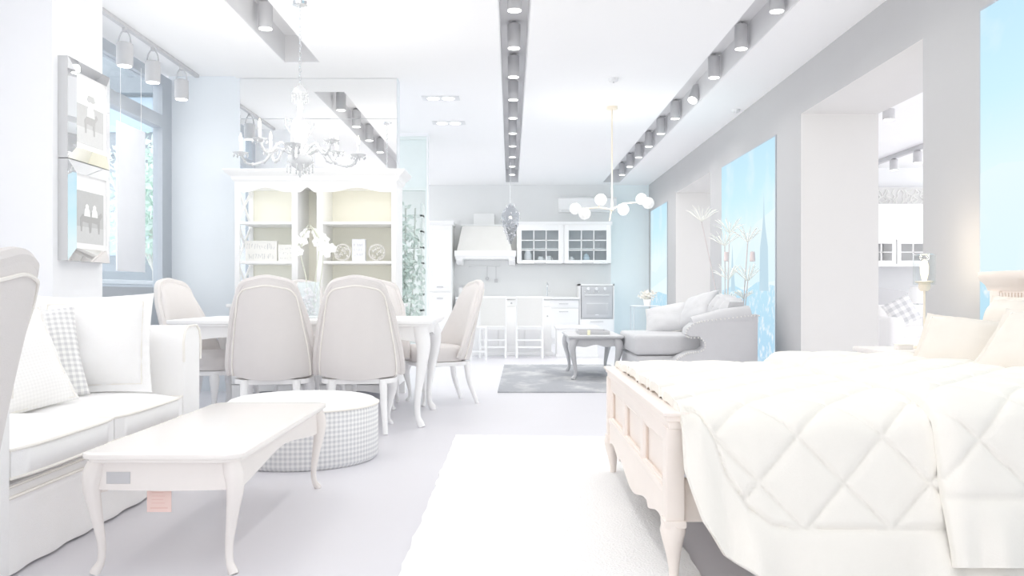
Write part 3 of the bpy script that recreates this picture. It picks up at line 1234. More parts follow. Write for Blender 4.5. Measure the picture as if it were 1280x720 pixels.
# ------------------------------------------------------------------ gingham ottoman
def ottoman():
    R, hh = 0.432, 0.345
    r = thing('ottoman', 'round gingham ottoman with a white checked top beside the coffee table', 'ottoman', (-1.2, 4.99, 0))
    me = bpy.data.meshes.new('drum')
    bm = bmesh.new()
    uv = bm.loops.layers.uv.new('weave')
    seg = 64
    prof = [(R - 0.02, 0.0), (R, 0.02), (R, hh - 0.05), (R - 0.006, hh - 0.025), (R - 0.025, hh - 0.008), (R - 0.05, hh),
            (R * 0.6, hh + 0.012), (0.001, hh + 0.018)]
    rings = [[bm.verts.new((q * math.cos(2 * PI * k / seg), q * math.sin(2 * PI * k / seg), z)) for k in range(seg)] for q, z in prof]
    for j in range(len(rings) - 1):
        for k in range(seg):
            k2 = (k + 1) % seg
            f = bm.faces.new([rings[j][k], rings[j][k2], rings[j + 1][k2], rings[j + 1][k]])
            f.smooth = True
            side = j < 3
            f.material_index = 0 if side else 1
            for lp, kk, jj in zip(f.loops, (k, k + 1, k + 1, k), (j, j, j + 1, j + 1)):
                if side:
                    lp[uv].uv = (kk / seg * 2 * PI * R, prof[jj][1])
                else:
                    lp[uv].uv = (lp.vert.co.x, lp.vert.co.y)
    bm.faces.new(rings[0][::-1])
    bm.to_mesh(me)
    bm.free()
    me.materials.append(checks('ottoman_gingham', (250, 250, 249), (214, 215, 217), 0.026, 'UV'))
    me.materials.append(checks('ottoman_top_gingham', (252, 252, 251), (244, 244, 244), 0.026, 'UV'))
    o = bpy.data.objects.new('drum', me)
    COL.objects.link(o)
    o.parent = r
    b = MB()
    b.tube([((R + 0.001) * math.cos(2 * PI * k / 64), (R + 0.001) * math.sin(2 * PI * k / 64), hh - 0.03) for k in range(64)], 0.006, 6, closed=True)
    b.build('piping', M_TRIM, r)
    return r


ottoman()

# ------------------------------------------------------------------ rugs
def rug(name, label, corners, m, th=0.02, wav=0.006, mats=None):
    cs = [Vector(c) for c in corners]
    cen = sum(cs, Vector()) / 4
    r = MB()

    def f(u, v):
        p = (cs[0] * (1 - u) + cs[1] * u) * (1 - v) + (cs[3] * (1 - u) + cs[2] * u) * v
        q = p - cen
        e = 1 if (u in (0.0, 1.0) or v in (0.0, 1.0)) else 0
        nx = noise.noise(p * 9) * wav * e
        ny = noise.noise(p * 9 + Vector((5, 5, 5))) * wav * e
        return Vector((q.x + nx, q.y + ny, th + noise.noise(p * 30) * 0.003))
    r.thick(f, lambda u, v: Vector((f(u, v).x, f(u, v).y, 0.001)), 50, 60)
    o = r.build(name, m, None, smooth=60)
    o.location = (cen.x, cen.y, 0)
    return tag(o, label, 'rug')


rug('shag_rug', 'white shaggy rug on the floor at the foot of the bed',
    [(-0.375, 1.9, 0), (0.62, 1.9, 0), (0.66, 5.6, 0), (-0.357, 5.66, 0)], M_RUG, 0.02, 0.012)


def dark_rug_mat():
    m = mat('worn_grey_rug', (209, 211, 215), 0.95, 0.05, 0.02, 30, 0.3, 150)
    nt = m.node_tree
    b = nt.nodes['Principled BSDF']
    tc = nt.nodes.new('ShaderNodeTexCoord')
    mp = nt.nodes.new('ShaderNodeMapping')
    mp.inputs['Scale'].default_value = (1.6, 1.0, 1)
    n = nt.nodes.new('ShaderNodeTexNoise')
    n.inputs['Scale'].default_value = 1.7
    n.inputs['Detail'].default_value = 7
    n.inputs['Roughness'].default_value = 0.6
    nt.links.new(tc.outputs['Object'], mp.inputs[0])
    nt.links.new(mp.outputs[0], n.inputs['Vector'])
    rp = nt.nodes.new('ShaderNodeValToRGB')
    rp.color_ramp.elements[0].position = 0.46
    rp.color_ramp.elements[0].color = lin((172, 174, 179))
    rp.color_ramp.elements[1].position = 0.66
    rp.color_ramp.elements[1].color = lin((208, 209, 209))
    nt.links.new(n.outputs[0], rp.inputs[0])
    nt.links.new(rp.outputs[0], b.inputs['Base Color'])
    return m


rug('patterned_rug', 'worn dark grey rug under the black coffee table',
    [(-0.122, 8.2, 0), (1.3, 8.2, 0), (1.3, 11.3, 0), (-0.08, 11.3, 0)], dark_rug_mat(), 0.012, 0.003)

# ------------------------------------------------------------------ bed
BX0, BX1, BY0, BY1 = 0.50, 2.60, 2.78, 4.53


def bed():
    r = thing('bed', 'pale rose wooden bed with panelled footboard standing on the white rug', 'bed', (1.55, (BY0 + BY1) / 2, 0))
    cx, cy = 1.55, (BY0 + BY1) / 2
    lx0, lx1 = BX0 - cx, BX1 - cx
    hy = (BY1 - BY0) / 2
    zt = 0.565
    # footboard
    b = MB()
    n = 48
    sc = []
    for k in range(n + 1):
        q = -1 + 2 * k / n
        a = abs(q)
        z = 0.17 - 0.055 * math.cos(a * PI * 1.0) ** 2 * (a < 0.5) + 0.02 * math.sin(a * PI * 3) * (a > 0.5) - 0.06 * max(0, a - 0.8) * 0
        sc.append((q * (hy - 0.07), z))
    b.prism([(hy - 0.07, 0.30), (-hy + 0.07, 0.30)] + sc, 'x', lx0 + 0.012, lx0 + 0.045)
    b.box(lx0 + 0.015, lx0 + 0.048, -hy + 0.06, hy - 0.06, 0.455, 0.515, 0.003)
    b.box(lx0 + 0.036, lx0 + 0.044, -hy + 0.06, hy - 0.06, 0.29, 0.46)
    span = 2 * (hy - 0.075)
    for k in range(4):
        y = -hy + 0.075 + span * k / 3
        b.box(lx0 + 0.014, lx0 + 0.047, y - 0.035, y + 0.035, 0.292, 0.47, 0.003)
    # raised ledge on the lower rail
    b.box(lx0 + 0.006, lx0 + 0.05, -hy + 0.06, hy - 0.06, 0.278, 0.306, 0.006)
    fb = b.build('footboard', M_BED, r)
    for k in range(3):
        y0 = -hy + 0.075 + span * k / 3 + 0.035
        y1 = y0 + span / 3 - 0.07
        b = MB()
        for p, q in (((y0, 0.305), (y1, 0.305)), ((y1, 0.305), (y1, 0.45)), ((y1, 0.45), (y0, 0.45)), ((y0, 0.45), (y0, 0.305))):
            b.tube([(lx0 + 0.024, p[0], p[1]), (lx0 + 0.024, q[0], q[1])], 0.008, 6)
        b.build('panel_moulding', M_BED, fb)
    b = MB()
    b.box(lx0 - 0.01, lx0 + 0.075, -hy - 0.015, hy + 0.015, zt - 0.012, zt, 0.004)
    b.box(lx0 + 0.0, lx0 + 0.065, -hy - 0.008, hy + 0.008, zt - 0.03, zt - 0.01, 0.006)
    b.box(lx0 + 0.008, lx0 + 0.056, -hy + 0.0, hy - 0.0, zt - 0.055, zt - 0.028, 0.005)
    b.build('cap_rail', M_BED, r)
    for s in (-1, 1):
        b = MB()
        y = s * (hy - 0.04)
        b.box(lx0 + 0.002, lx0 + 0.062, y - 0.035, y + 0.035, 0.2, zt - 0.05, 0.006)
        b.box(lx0 - 0.004, lx0 + 0.068, y - 0.042, y + 0.042, 0.19, 0.215, 0.006)
        b.build('post', M_BED, r)
        b = MB()
        cabriole(b, lx0 + 0.032, y, 0.2, -0.5, s, 0.034, 0.012)
        b.build('leg', M_BED, r)
    # side rails, slats
    for s in (-1, 1):
        b = MB()
        y = s * (hy - 0.06)
        b.box(lx0 + 0.06, lx1 - 0.08, y - 0.015, y + 0.015, 0.2, 0.34, 0.003)
        b.build('side_rail', M_BED, r)
    b = MB()
    for k in range(12):
        x = lx0 + 0.15 + k * 0.155
        b.box(x, x + 0.08, -hy + 0.05, hy - 0.05, 0.275, 0.295)
    b.build('slats', M_BED, r, smooth=0)
    # headboard
    b = MB()
    zh = 1.06
    b.box(lx1 - 0.055, lx1 - 0.02, -hy + 0.06, hy - 0.06, 0.3, zh - 0.2)
    b.box(lx1 - 0.07, lx1 - 0.012, -hy + 0.05, hy - 0.05, zh - 0.28, zh - 0.2, 0.004)
    for k in range(5):
        y = -hy + 0.1 + (2 * hy - 0.2) * k / 4
        b.box(lx1 - 0.066, lx1 - 0.015, y - 0.04, y + 0.04, 0.4, zh - 0.24, 0.004)
    for k in range(60):
        y = -hy + 0.06 + (2 * hy - 0.12) * k / 59
        b.box(lx1 - 0.078, lx1 - 0.06, y - 0.008, y + 0.008, zh - 0.17, zh - 0.11)
    b.box(lx1 - 0.065, lx1 - 0.012, -hy + 0.03, hy - 0.03, zh - 0.2, zh - 0.09, 0.003)
    b.build('headboard', M_BED, r)
    b = MB()
    out = [(lx1 - 0.005, zh - 0.1), (lx1 - 0.07, zh - 0.1), (lx1 - 0.085, zh - 0.07), (lx1 - 0.115, zh - 0.045), (lx1 - 0.125, zh - 0.02), (lx1 - 0.125, zh), (lx1 - 0.005, zh)]
    b.prism(out, 'y', -hy - 0.05, hy + 0.05, bev=0.003)
    b.build('cornice', M_BED, r)
    for s in (-1, 1):
        b = MB()
        y = s * (hy - 0.03)
        b.box(lx1 - 0.08, lx1 - 0.01, y - 0.045, y + 0.045, 0.0, zh - 0.1, 0.006)
        b.build('headboard_post', M_BED, r)
    return r


bed()
b = MB()
b.box(-0.92, 0.92, -0.79, 0.79, 0, 0.25, 0.05, seg=4)
o = b.build('mattress', M_FABRIC)
o.location = (1.53, 3.655, 0.297)
tag(o, 'white mattress under the quilt on the bed', 'mattress')

# bed covers -----------------------------------------------------------------
def profile(zt, yn, yf, hang_n, hang_f, flare):
    """far hem -> over the top -> near hem; returns list of (y,z,ny,nz,arc) sampler over t"""
    pts = [(yf + 0.0, zt - hang_f), (yf, zt - 0.13), (yf - 0.02, zt - 0.05), (yf - 0.09, zt - 0.005), (yf - 0.25, zt)]
    pts += [(yf + (yn - yf) * q, zt + 0.006) for q in (0.3, 0.45, 0.6, 0.75)]
    pts += [(yn + 0.22, zt), (yn + 0.1, zt - 0.012), (yn + 0.025, zt - 0.055), (yn - 0.005, zt - 0.13)]
    pts += [(yn - flare * q, zt - 0.13 - (hang_n - 0.13) * q) for q in (0.35, 0.7, 1.0)]
    pp = smooth_path([(p[0], p[1], 0) for p in pts], 6)
    return pp


def cover(name, label, x0, x1, zt, yn, yf, hem_fn, border_fn, nx, nt_, th, m, puff, parent=None, left_round=False, fold=0.0):
    full = profile(zt, yn, yf, zt - 0.02, zt - 0.25, 0.14)
    arcs = [0.0]
    for a, b_ in zip(full, full[1:]):
        arcs.append(arcs[-1] + (b_ - a).length)
    tot = arcs[-1]
    # arc position of a given near-side height
    near = [(p.y, s) for p, s in zip(full, arcs) if s > tot * 0.55]
    near_z = sorted(near)

    def arc_of(z):
        return lerp(near_z, z)

    def at(s):
        for i in range(len(arcs) - 1):
            if s <= arcs[i + 1] or i == len(arcs) - 2:
                k = (s - arcs[i]) / max(1e-9, arcs[i + 1] - arcs[i])
                p = full[i].lerp(full[i + 1], k)
                t = (full[i + 1] - full[i]).normalized()
                return p, Vector((t.y, -t.x, 0))
    s0 = arc_of(0.497)
    b = MB()

    def f(u, v, lay):
        x = x0 + u * (x1 - x0)
        send = arc_of(hem_fn(x))
        s = v * send
        p, n = at(min(s, tot - 1e-4))
        # diamonds: x pitch .267, arc pitch .288
        a = (x - 0.637) / 0.267
        c = (s - s0) / 0.288
        d1 = abs(((a + c) + 0.5) % 1 - 0.5)
        d2 = abs(((a - c) + 0.5) % 1 - 0.5)
        sb = arc_of(border_fn(x))
        h = 0
        if s < sb - 0.003:
            d = min(d1, d2)
            h = puff * (0.75 * (1 - math.exp(-d / 0.045)) + 0.5 * d)
            h = min(h, puff * (1 - math.exp(-((sb - s) / 0.012))))
        else:
            q = max(0.0, s - sb)
            h = puff * (1 - math.exp(-(q / 0.012))) * 0.8
            h += 0.012 * math.sin(x * 26 + 2 * math.sin(x * 9)) * min(1, q / 0.15)
        h += 0.008 * noise.noise(Vector((x * 4, s * 4, 1.0 + x0)))
        if left_round:
            e = (x - x0)
            h -= fold * max(0, 1 - e / 0.07) ** 2.5
        if lay:
            h -= th
        return Vector((x, p.x + n.x * h, max(0.03 if lay else 0.032, p.y + n.y * h)))
    b.thick(lambda u, v: f(u, v, 0), lambda u, v: f(u, v, 1), nx, nt_)
    o = b.build(name, m, parent, smooth=80)
    tag(o, label, 'bedding')
    return o


# near hem: outward normal must point to -y / +z
hem_q = lambda x: lerp([(0.545, 0.40), (0.565, 0.33), (0.59, 0.25), (0.65, 0.155), (0.76, 0.085), (0.95, 0.045), (3, 0.04)], x)
bor_q = lambda x: lerp([(0.6, 0.56), (0.637, 0.497), (0.67, 0.385), (0.735, 0.285), (0.81, 0.235), (0.9, 0.227), (3, 0.227)], x)
cover('quilt', 'white diamond stitched quilt draped over the foot half of the bed', 0.545, 1.55, 0.588, 2.72, 4.55,
      hem_q, bor_q, 150, 330, 0.032, M_QUILT, 0.018)
hem_d = lambda x: 0.135
bor_d = lambda x: 0.327
cover('folded_duvet', 'thick white duvet folded over the head half of the bed', 1.325, 2.34, 0.632, 2.665, 4.58,
      hem_d, bor_d, 150, 330, 0.03, M_QUILT, 0.018, None, True, 0.033)

BG = 'satin pillows on the bed'
pillow('bed_pillow', 'cream satin pillow leaning at the far side of the bed, next to the nightstand', 0.43, 0.36, 0.17,
       (2.10, 4.0, 0.69), (-0.55, -0.6, 0.62), -0.1, M_SATIN, 0.025, 11, cat='pillow', group=BG)
pillow('bed_pillow', 'large cream satin pillow cropped by the right edge of the picture', 0.54, 0.44, 0.19,
       (2.19, 3.5, 0.715), (-0.6, -0.45, 0.85), -0.1, M_SATIN, 0.03, 12, cat='pillow', group=BG)
pillow('bed_pillow', 'cream pillow standing behind the others against the headboard, far side', 0.5, 0.34, 0.16,
       (2.36, 4.05, 0.775), (-1, -0.05, 0.35), 0.0, M_SATIN, 0.03, 13, cat='pillow', group=BG)
pillow('bed_pillow', 'cream pillow standing behind the others against the headboard, near side', 0.5, 0.36, 0.16,
       (2.37, 3.42, 0.775), (-1, 0.05, 0.35), 0.0, M_SATIN, 0.03, 14, cat='pillow', group=BG)

# ------------------------------------------------------------------ nightstand and lamp
r = thing('nightstand', 'cream nightstand between the bed and the grey right wall', 'nightstand', (2.33, 4.93, 0))
b = MB()
b.box(-0.29, 0.27, -0.23, 0.23, 0.605, 0.632, 0.008)
b.box(-0.27, 0.25, -0.21, 0.21, 0.585, 0.607, 0.006)
b.build('top', M_OAK, r)
b = MB()
b.box(-0.25, 0.24, -0.19, 0.19, 0.2, 0.587, 0.004)
b.build('body', M_BED, r)
for z in (0.22, 0.4):
    b = MB()
    b.box(-0.262, -0.249, -0.17, 0.17, z, z + 0.165, 0.004)
    d = b.build('drawer', M_BED, r)
    b = MB()
    b.ball((-0.272, 0, z + 0.08), 0.013)
    b.build('knob', M_BRASS, d)
for sx in (-1, 1):
    for sy in (-1, 1):
        b = MB()
        cabriole(b, sx * 0.21, sy * 0.16, 0.205, sx, sy, 0.028, 0.025)
        b.build('leg', M_BED, r)

d = 4.93
lb = P(1155.5, 432, d)
r = thing('table_lamp', 'lit brass lamp with a clear glass cylinder shade on the nightstand', 'lamp', (lb.x, d, 0.632))
z0 = -0.632
zz = lambda py: P(0, py, d).z - 0.632
b = MB()
b.lathe([(0.06, 0.0), (0.062, 0.006), (0.058, 0.014), (0.012, 0.02)], seg=24)
b.build('base', M_BRASS, r)
b = MB()
b.tube([(0, 0, 0.015), (0, 0, zz(362))], 0.0065, 8)
b.build('stem', M_BRASS, r)
b = MB()
b.lathe([(0.02, zz(364)), (0.032, zz(360)), (0.032, zz(354)), (0.05, zz(353)), (0.05, zz(351.5)), (0.02, zz(351))], seg=20)
b.build('socket', M_BRASS, r)
b = MB()
ra = 0.06
for q in range(2):
    pass
b.lathe([(ra, zz(356)), (ra + 0.001, zz(318))], seg=28)
bm_ = b.bm
for f in [f for f in bm_.faces if len(f.verts) > 4]:
    bm_.faces.remove(f)
b.build('glass_shade', glass('lamp_glass', (244, 246, 246), 0.15), r, recalc=False)
b = MB()
b.tube([(ra * math.cos(2 * PI * k / 28), ra * math.sin(2 * PI * k / 28), zz(318)) for k in range(28)], 0.002, 6, closed=True)
b.build('shade_rim', M_CHROME, r)
b = MB()
b.lathe([(0.012, zz(351)), (0.015, zz(348)), (0.022, zz(341)), (0.023, zz(333)), (0.016, zz(327)), (0.004, zz(324))], seg=18)
b.build('bulb', emission('amber_bulb_glow', (255, 238, 196), 1.7), r)
L = bpy.data.lights.new('glow', 'POINT')
L.energy = 2.4
L.color = (1.0, 0.82, 0.6)
L.shadow_soft_size = 0.03
lo = bpy.data.objects.new('glow', L)
COL.objects.link(lo)
lo.parent = r
lo.location = (0, 0, zz(320))
r = thing('soap_dish', 'small pale box beside the lamp on the nightstand', 'box', (P(1146, 435, 4.85).x - 0.07, 4.86, 0.632))
b = MB()
b.box(-0.04, 0.04, -0.03, 0.03, 0, 0.022, 0.003)
b.build('tray', M_OAK, r)
b = MB()
b.box(-0.042, 0.042, -0.032, 0.032, 0.022, 0.03, 0.002)
b.build('lid', M_TRIM, r)

# ------------------------------------------------------------------ hutch
def hutch():
    x0, x1, yf, yb = -2.49, -1.03, 7.80, 8.26
    cx = (x0 + x1) / 2
    r = thing('hutch', 'white display hutch with cream lined open shelves in front of the mirror', 'cabinet', (cx, (yf + yb) / 2, 0))
    hx, hy = (x1 - x0) / 2, (yb - yf) / 2
    zt = 2.06
    # cornice
    b = MB()
    n = [(0, zt - 0.14), (0.0, zt - 0.11), (0.02, zt - 0.09), (0.03, zt - 0.06), (0.07, zt - 0.03), (0.085, zt - 0.01), (0.085, zt)]
    rings = []
    for o_, z in n:
        rings.append([b.bm.verts.new(p) for p in ((-hx - o_, -hy - o_, z), (hx + o_, -hy - o_, z), (hx + o_, hy, z), (-hx - o_, hy, z))])
    for A, B in zip(rings, rings[1:]):
        for k in range(4):
            b.bm.faces.new([A[k], A[(k + 1) % 4], B[(k + 1) % 4], B[k]])
    b.bm.faces.new(rings[-1])
    b.bm.faces.new(rings[0][::-1])
    b.build('cornice', M_WHITE, r, smooth=0)
    # back lining
    b = MB()
    b.box(-hx + 0.02, hx - 0.02, hy - 0.02, hy, 0.85, zt - 0.14)
    b.build('back_panel', M_CREAM, r, smooth=0)
    # face frame + uprights
    b = MB()
    xg0, xg1 = -0.165, 0.03
    b.box(-hx, -hx + 0.045, -hy, -hy + 0.03, 0.85, zt - 0.14, 0.003)
    b.box(-hx, -hx + 0.045, hy - 0.05, hy - 0.02, 0.85, zt - 0.14, 0.003)
    b.box(hx - 0.045, hx, -hy, hy - 0.02, 0.85, zt - 0.14, 0.003)
    for x in (xg0 - 0.03, xg1):
        b.box(x - 0.02, x + 0.035, -hy, hy - 0.02, 0.85, zt - 0.14, 0.003)
    # scalloped valances
    for xa, xb in ((-hx + 0.045, xg0 - 0.05), (xg1 + 0.035, hx - 0.045), (xg0 + 0.005, xg1 - 0.02)):
        w_ = xb - xa
        b.prism([(xa, zt - 0.14), (xa, zt - 0.2)] + [(xa + w_ * k / 16, zt - 0.2 + 0.03 * math.sin(PI * k / 16) - 0.012 * math.sin(PI * 3 * k / 16)) for k in range(1, 16)] +
                [(xb, zt - 0.2), (xb, zt - 0.14)], 'y', -hy + 0.003, -hy + 0.02)
    b.build('face_frame', M_WHITE, r)
    # lattice side
    b = MB()
    for za, zb in ((0.9, 1.215), (1.245, 1.57), (1.6, 1.90)):
        for (ya, yb_) in ((-hy + 0.03, hy - 0.05), (hy - 0.05, -hy + 0.03)):
            b.tube([(-hx + 0.02, ya, za), (-hx + 0.02, yb_, zb)], 0.013, 6)
    b.build('lattice_side', M_WHITE, r)
    for z in (1.225, 1.582):
        for xa, xb in ((-hx + 0.045, xg0 - 0.05), (xg1 + 0.035, hx - 0.045)):
            b = MB()
            b.box(xa, xb, -hy + 0.01, hy - 0.02, z - 0.012, z + 0.012, 0.004)
            b.build('shelf', M_WHITE, r)
    # added glowing strips behind the valance, to brighten the shelf bays
    for xa, xb in ((-hx + 0.1, xg0 - 0.1), (xg1 + 0.08, hx - 0.1)):
        b = MB()
        b.box(xa, xb, -hy + 0.03, -hy + 0.05, zt - 0.155, zt - 0.142)
        ls = b.build('added_fill_strip', M_BULB, r, smooth=0)
        L = bpy.data.lights.new('glow', 'AREA')
        L.shape = 'RECTANGLE'
        L.size, L.size_y = xb - xa, 0.02
        L.energy = 0.1
        L.color = (1.0, 0.96, 0.88)
        lo = bpy.data.objects.new('glow', L)
        COL.objects.link(lo)
        lo.parent = ls
        lo.location = ((xa + xb) / 2, -hy + 0.05, zt - 0.158)
        lo.rotation_euler = (0.45, 0, 0)
    # lower cabinet
    b = MB()
    b.box(-hx - 0.03, hx + 0.03, -hy - 0.06, hy, 0.12, 0.82, 0.004)
    b.box(-hx - 0.05, hx + 0.05, -hy - 0.09, hy, 0.82, 0.85, 0.006)
    b.prism([(-hx - 0.03, 0.13), (-hx - 0.03, 0.0), (-hx + 0.08, 0.0), (-hx + 0.14, 0.05), (-hx + 0.3, 0.07), (-0.2, 0.06), (0, 0.035), (0.2, 0.06), (hx - 0.3, 0.07),
             (hx - 0.14, 0.05), (hx - 0.08, 0.0), (hx + 0.03, 0.0), (hx + 0.03, 0.13)], 'y', -hy - 0.06, -hy - 0.035)
    b.box(-hx - 0.03, -hx + 0.05, hy - 0.08, hy, 0, 0.13)
    b.box(hx - 0.05, hx + 0.03, hy - 0.08, hy, 0, 0.13)
    b.build('base_cabinet', M_WHITE, r)
    for k in range(4):
        w_ = 2 * hx / 4
        xa = -hx + k * w_ + 0.015
        b = MB()
        b.box(xa, xa + w_ - 0.03, -hy - 0.075, -hy - 0.055, 0.17, 0.79, 0.004)
        b.box(xa + 0.06, xa + w_ - 0.09, -hy - 0.081, -hy - 0.07, 0.23, 0.73, 0.004)
        dd = b.build('door', M_WHITE, r)
        b = MB()
        b.ball((xa + (w_ - 0.06 if k % 2 == 0 else 0.03), -hy - 0.088, 0.5), 0.013)
        b.build('knob', M_BRASS, dd)
    return r


hutch()


def strokes(mb, x0, x1, z0, z1, y, seed, n):
    rnd = random.Random(seed)
    x = x0
    while x < x1 - 0.012:
        w_ = rnd.uniform(0.010, 0.018)
        pts = [(x + w_ * rnd.random(), y, z0 + (z1 - z0) * rnd.random()) for _ in range(n)]
        mb.tube(pts, 0.0018, 5)
        x += w_ + 0.008


M_INK = mat('faded_grey_ink', (214, 215, 217), 0.8, 0.1)
ys = 7.95
r = thing('word_sign', 'white block with two lines of grey letters on the left hutch shelf', 'sign', (P(327, 327, ys).x, ys, 1.237))
b = MB()
b.box(-0.145, 0.145, -0.02, 0.02, 0, 0.19, 0.003)
b.build('block', mat('off_white_block', (243, 242, 238)), r)
b = MB()
strokes(b, -0.13, 0.13, 0.11, 0.17, -0.021, 4, 4)
strokes(b, -0.12, 0.12, 0.02, 0.075, -0.021, 5, 4)
b.build('lettering', M_INK, r)
r = thing('word_sign', 'smaller lettered white block at the right of the left hutch shelf', 'sign', (P(358.5, 327, ys).x, ys, 1.237))
b = MB()
b.box(-0.075, 0.075, -0.02, 0.02, 0, 0.155, 0.003)
b.build('block', mat('off_white_block', (243, 242, 238)), r)
b = MB()
for k in range(3):
    strokes(b, -0.06, 0.06, 0.02 + 0.045 * k, 0.04 + 0.045 * k, -0.021, 14 + k, 3)
b.build('lettering', M_INK, r)
for px, nm in ((428, 'left'), (471, 'right')):
    r = thing('woven_disc', 'round openwork ornament on the right hutch shelf, %s of the white box' % nm, 'ornament', (P(px, 327, ys).x, ys, 1.237), 0, 'round ornaments in the hutch')
    b = MB()
    R = 0.072
    M1 = Matrix.Translation((0, 0, R + 0.012))
    b.tube([(R * math.cos(a * PI / 14), 0, R + 0.012 + R * math.sin(a * PI / 14)) for a in range(28)], 0.009, 8, closed=True)
    b.build('ring', mat('pale_rattan', (228, 226, 221), 0.8), r)
    b = MB()
    rnd = random.Random(px)
    for k in range(26):
        a = rnd.random() * 2 * PI
        q = R * 0.86 * math.sqrt(rnd.random())
        b.ball((q * math.cos(a), 0, R + 0.012 + q * math.sin(a)), 0.011, u=8, v=5)
    b.build('beads', mat('pale_rattan', (228, 226, 221)), r)
    b = MB()
    b.box(-0.025, 0.025, -0.02, 0.02, 0, 0.008, 0.002)
    b.build('foot', mat('pale_rattan', (228, 226, 221)), r)
r = thing('gift_box', 'white box with grey lettering between the round ornaments in the hutch', 'box', (P(449, 327, ys).x, ys, 1.237))
b = MB()
b.box(-0.06, 0.06, -0.035, 0.035, 0, 0.205, 0.003)
b.build('carton', mat('bluish_white_card', (240, 241, 246)), r)
b = MB()
for k in range(3):
    strokes(b, -0.045, 0.045, 0.05 + 0.045 * k, 0.075 + 0.045 * k, -0.036, 24 + k, 4)
b.build('lettering', M_INK, r)

# ------------------------------------------------------------------ vase with orchids on the dining table
r = thing('flower_vase', 'clear patterned vase of white orchids on the dining table', 'vase', (P(386, 392, 6.55).x, 6.55, 0.76))
b = MB()
b.lathe([(0.075, 0.0), (0.085, 0.01), (0.085, 0.27), (0.078, 0.272), (0.078, 0.015), (0.01, 0.012)], seg=28)
b.build('vessel', mat('pale_blue_glass', (228, 240, 243), 0.1, 0.6, 0.02, alpha=0.25), r)
b = MB()
rnd = random.Random(2)
for k in range(40):
    a = rnd.random() * 2 * PI
    q = 0.05 * rnd.random()
    b.ball((q * math.cos(a), q * math.sin(a), 0.02 + 0.2 * rnd.random()), 0.014, u=8, v=5)
b.build('pebbles', mat('rose_pebbles', (236, 226, 230), 0.5, 0.3, 0.06, 30), r)
b = MB()
STEM = [[(0.0, 0, 0.03), (-0.02, 0, 0.3), (-0.06, 0, 0.5), (-0.01, 0.02, 0.7), (0.07, 0, 0.62), (0.12, 0, 0.5)],
        [(0.02, 0.02, 0.03), (0.05, 0, 0.3), (0.07, 0.02, 0.55), (0.02, 0, 0.68), (-0.06, 0, 0.6), (-0.1, 0, 0.48)],
        [(0.03, 0, 0.03), (0.09, 0.01, 0.3), (0.11, 0.01, 0.5), (0.13, -0.02, 0.58), (0.17, 0, 0.5)]]
paths = [smooth_path(s, 6) for s in STEM]
for p in paths:
    b.tube(p, 0.004, 6)
b.build('stem', mat('pale_stem_green', (216, 218, 204), 0.6), r)
rnd = random.Random(5)
for k in range(14):
    p = paths[k % 3]
    c = p[-1 - (k // 3) * 2] + Vector((rnd.uniform(-0.025, 0.025), rnd.uniform(-0.05, 0.02), rnd.uniform(-0.02, 0.03)))
    b = MB()
    for q in range(5):
        a = q * 2 * PI / 5 + rnd.random()
        d_ = Vector((math.cos(a), -0.25, math.sin(a)))
        n_ = Vector((-math.sin(a), 0, math.cos(a)))
        L_ = 0.042

        def pet(u, v, s, d_=d_, n_=n_, L_=L_):
            w_ = 0.02 * max(0.0, math.sin(PI * min(1, 0.12 + v * 0.87))) ** 0.7
            return c + d_ * (L_ * v) + n_ * ((2 * u - 1) * w_) + Vector((0, s * 0.0015 + 0.012 * v * v, 0))
        b.thick(lambda u, v: pet(u, v, -1), lambda u, v: pet(u, v, 1), 4, 5)
    b.ball(c + Vector((0, -0.008, 0)), 0.008, u=8, v=5)
    b.build('flower', mat('white_petal', (252, 252, 249), 0.7, 0.1), r, smooth=60)

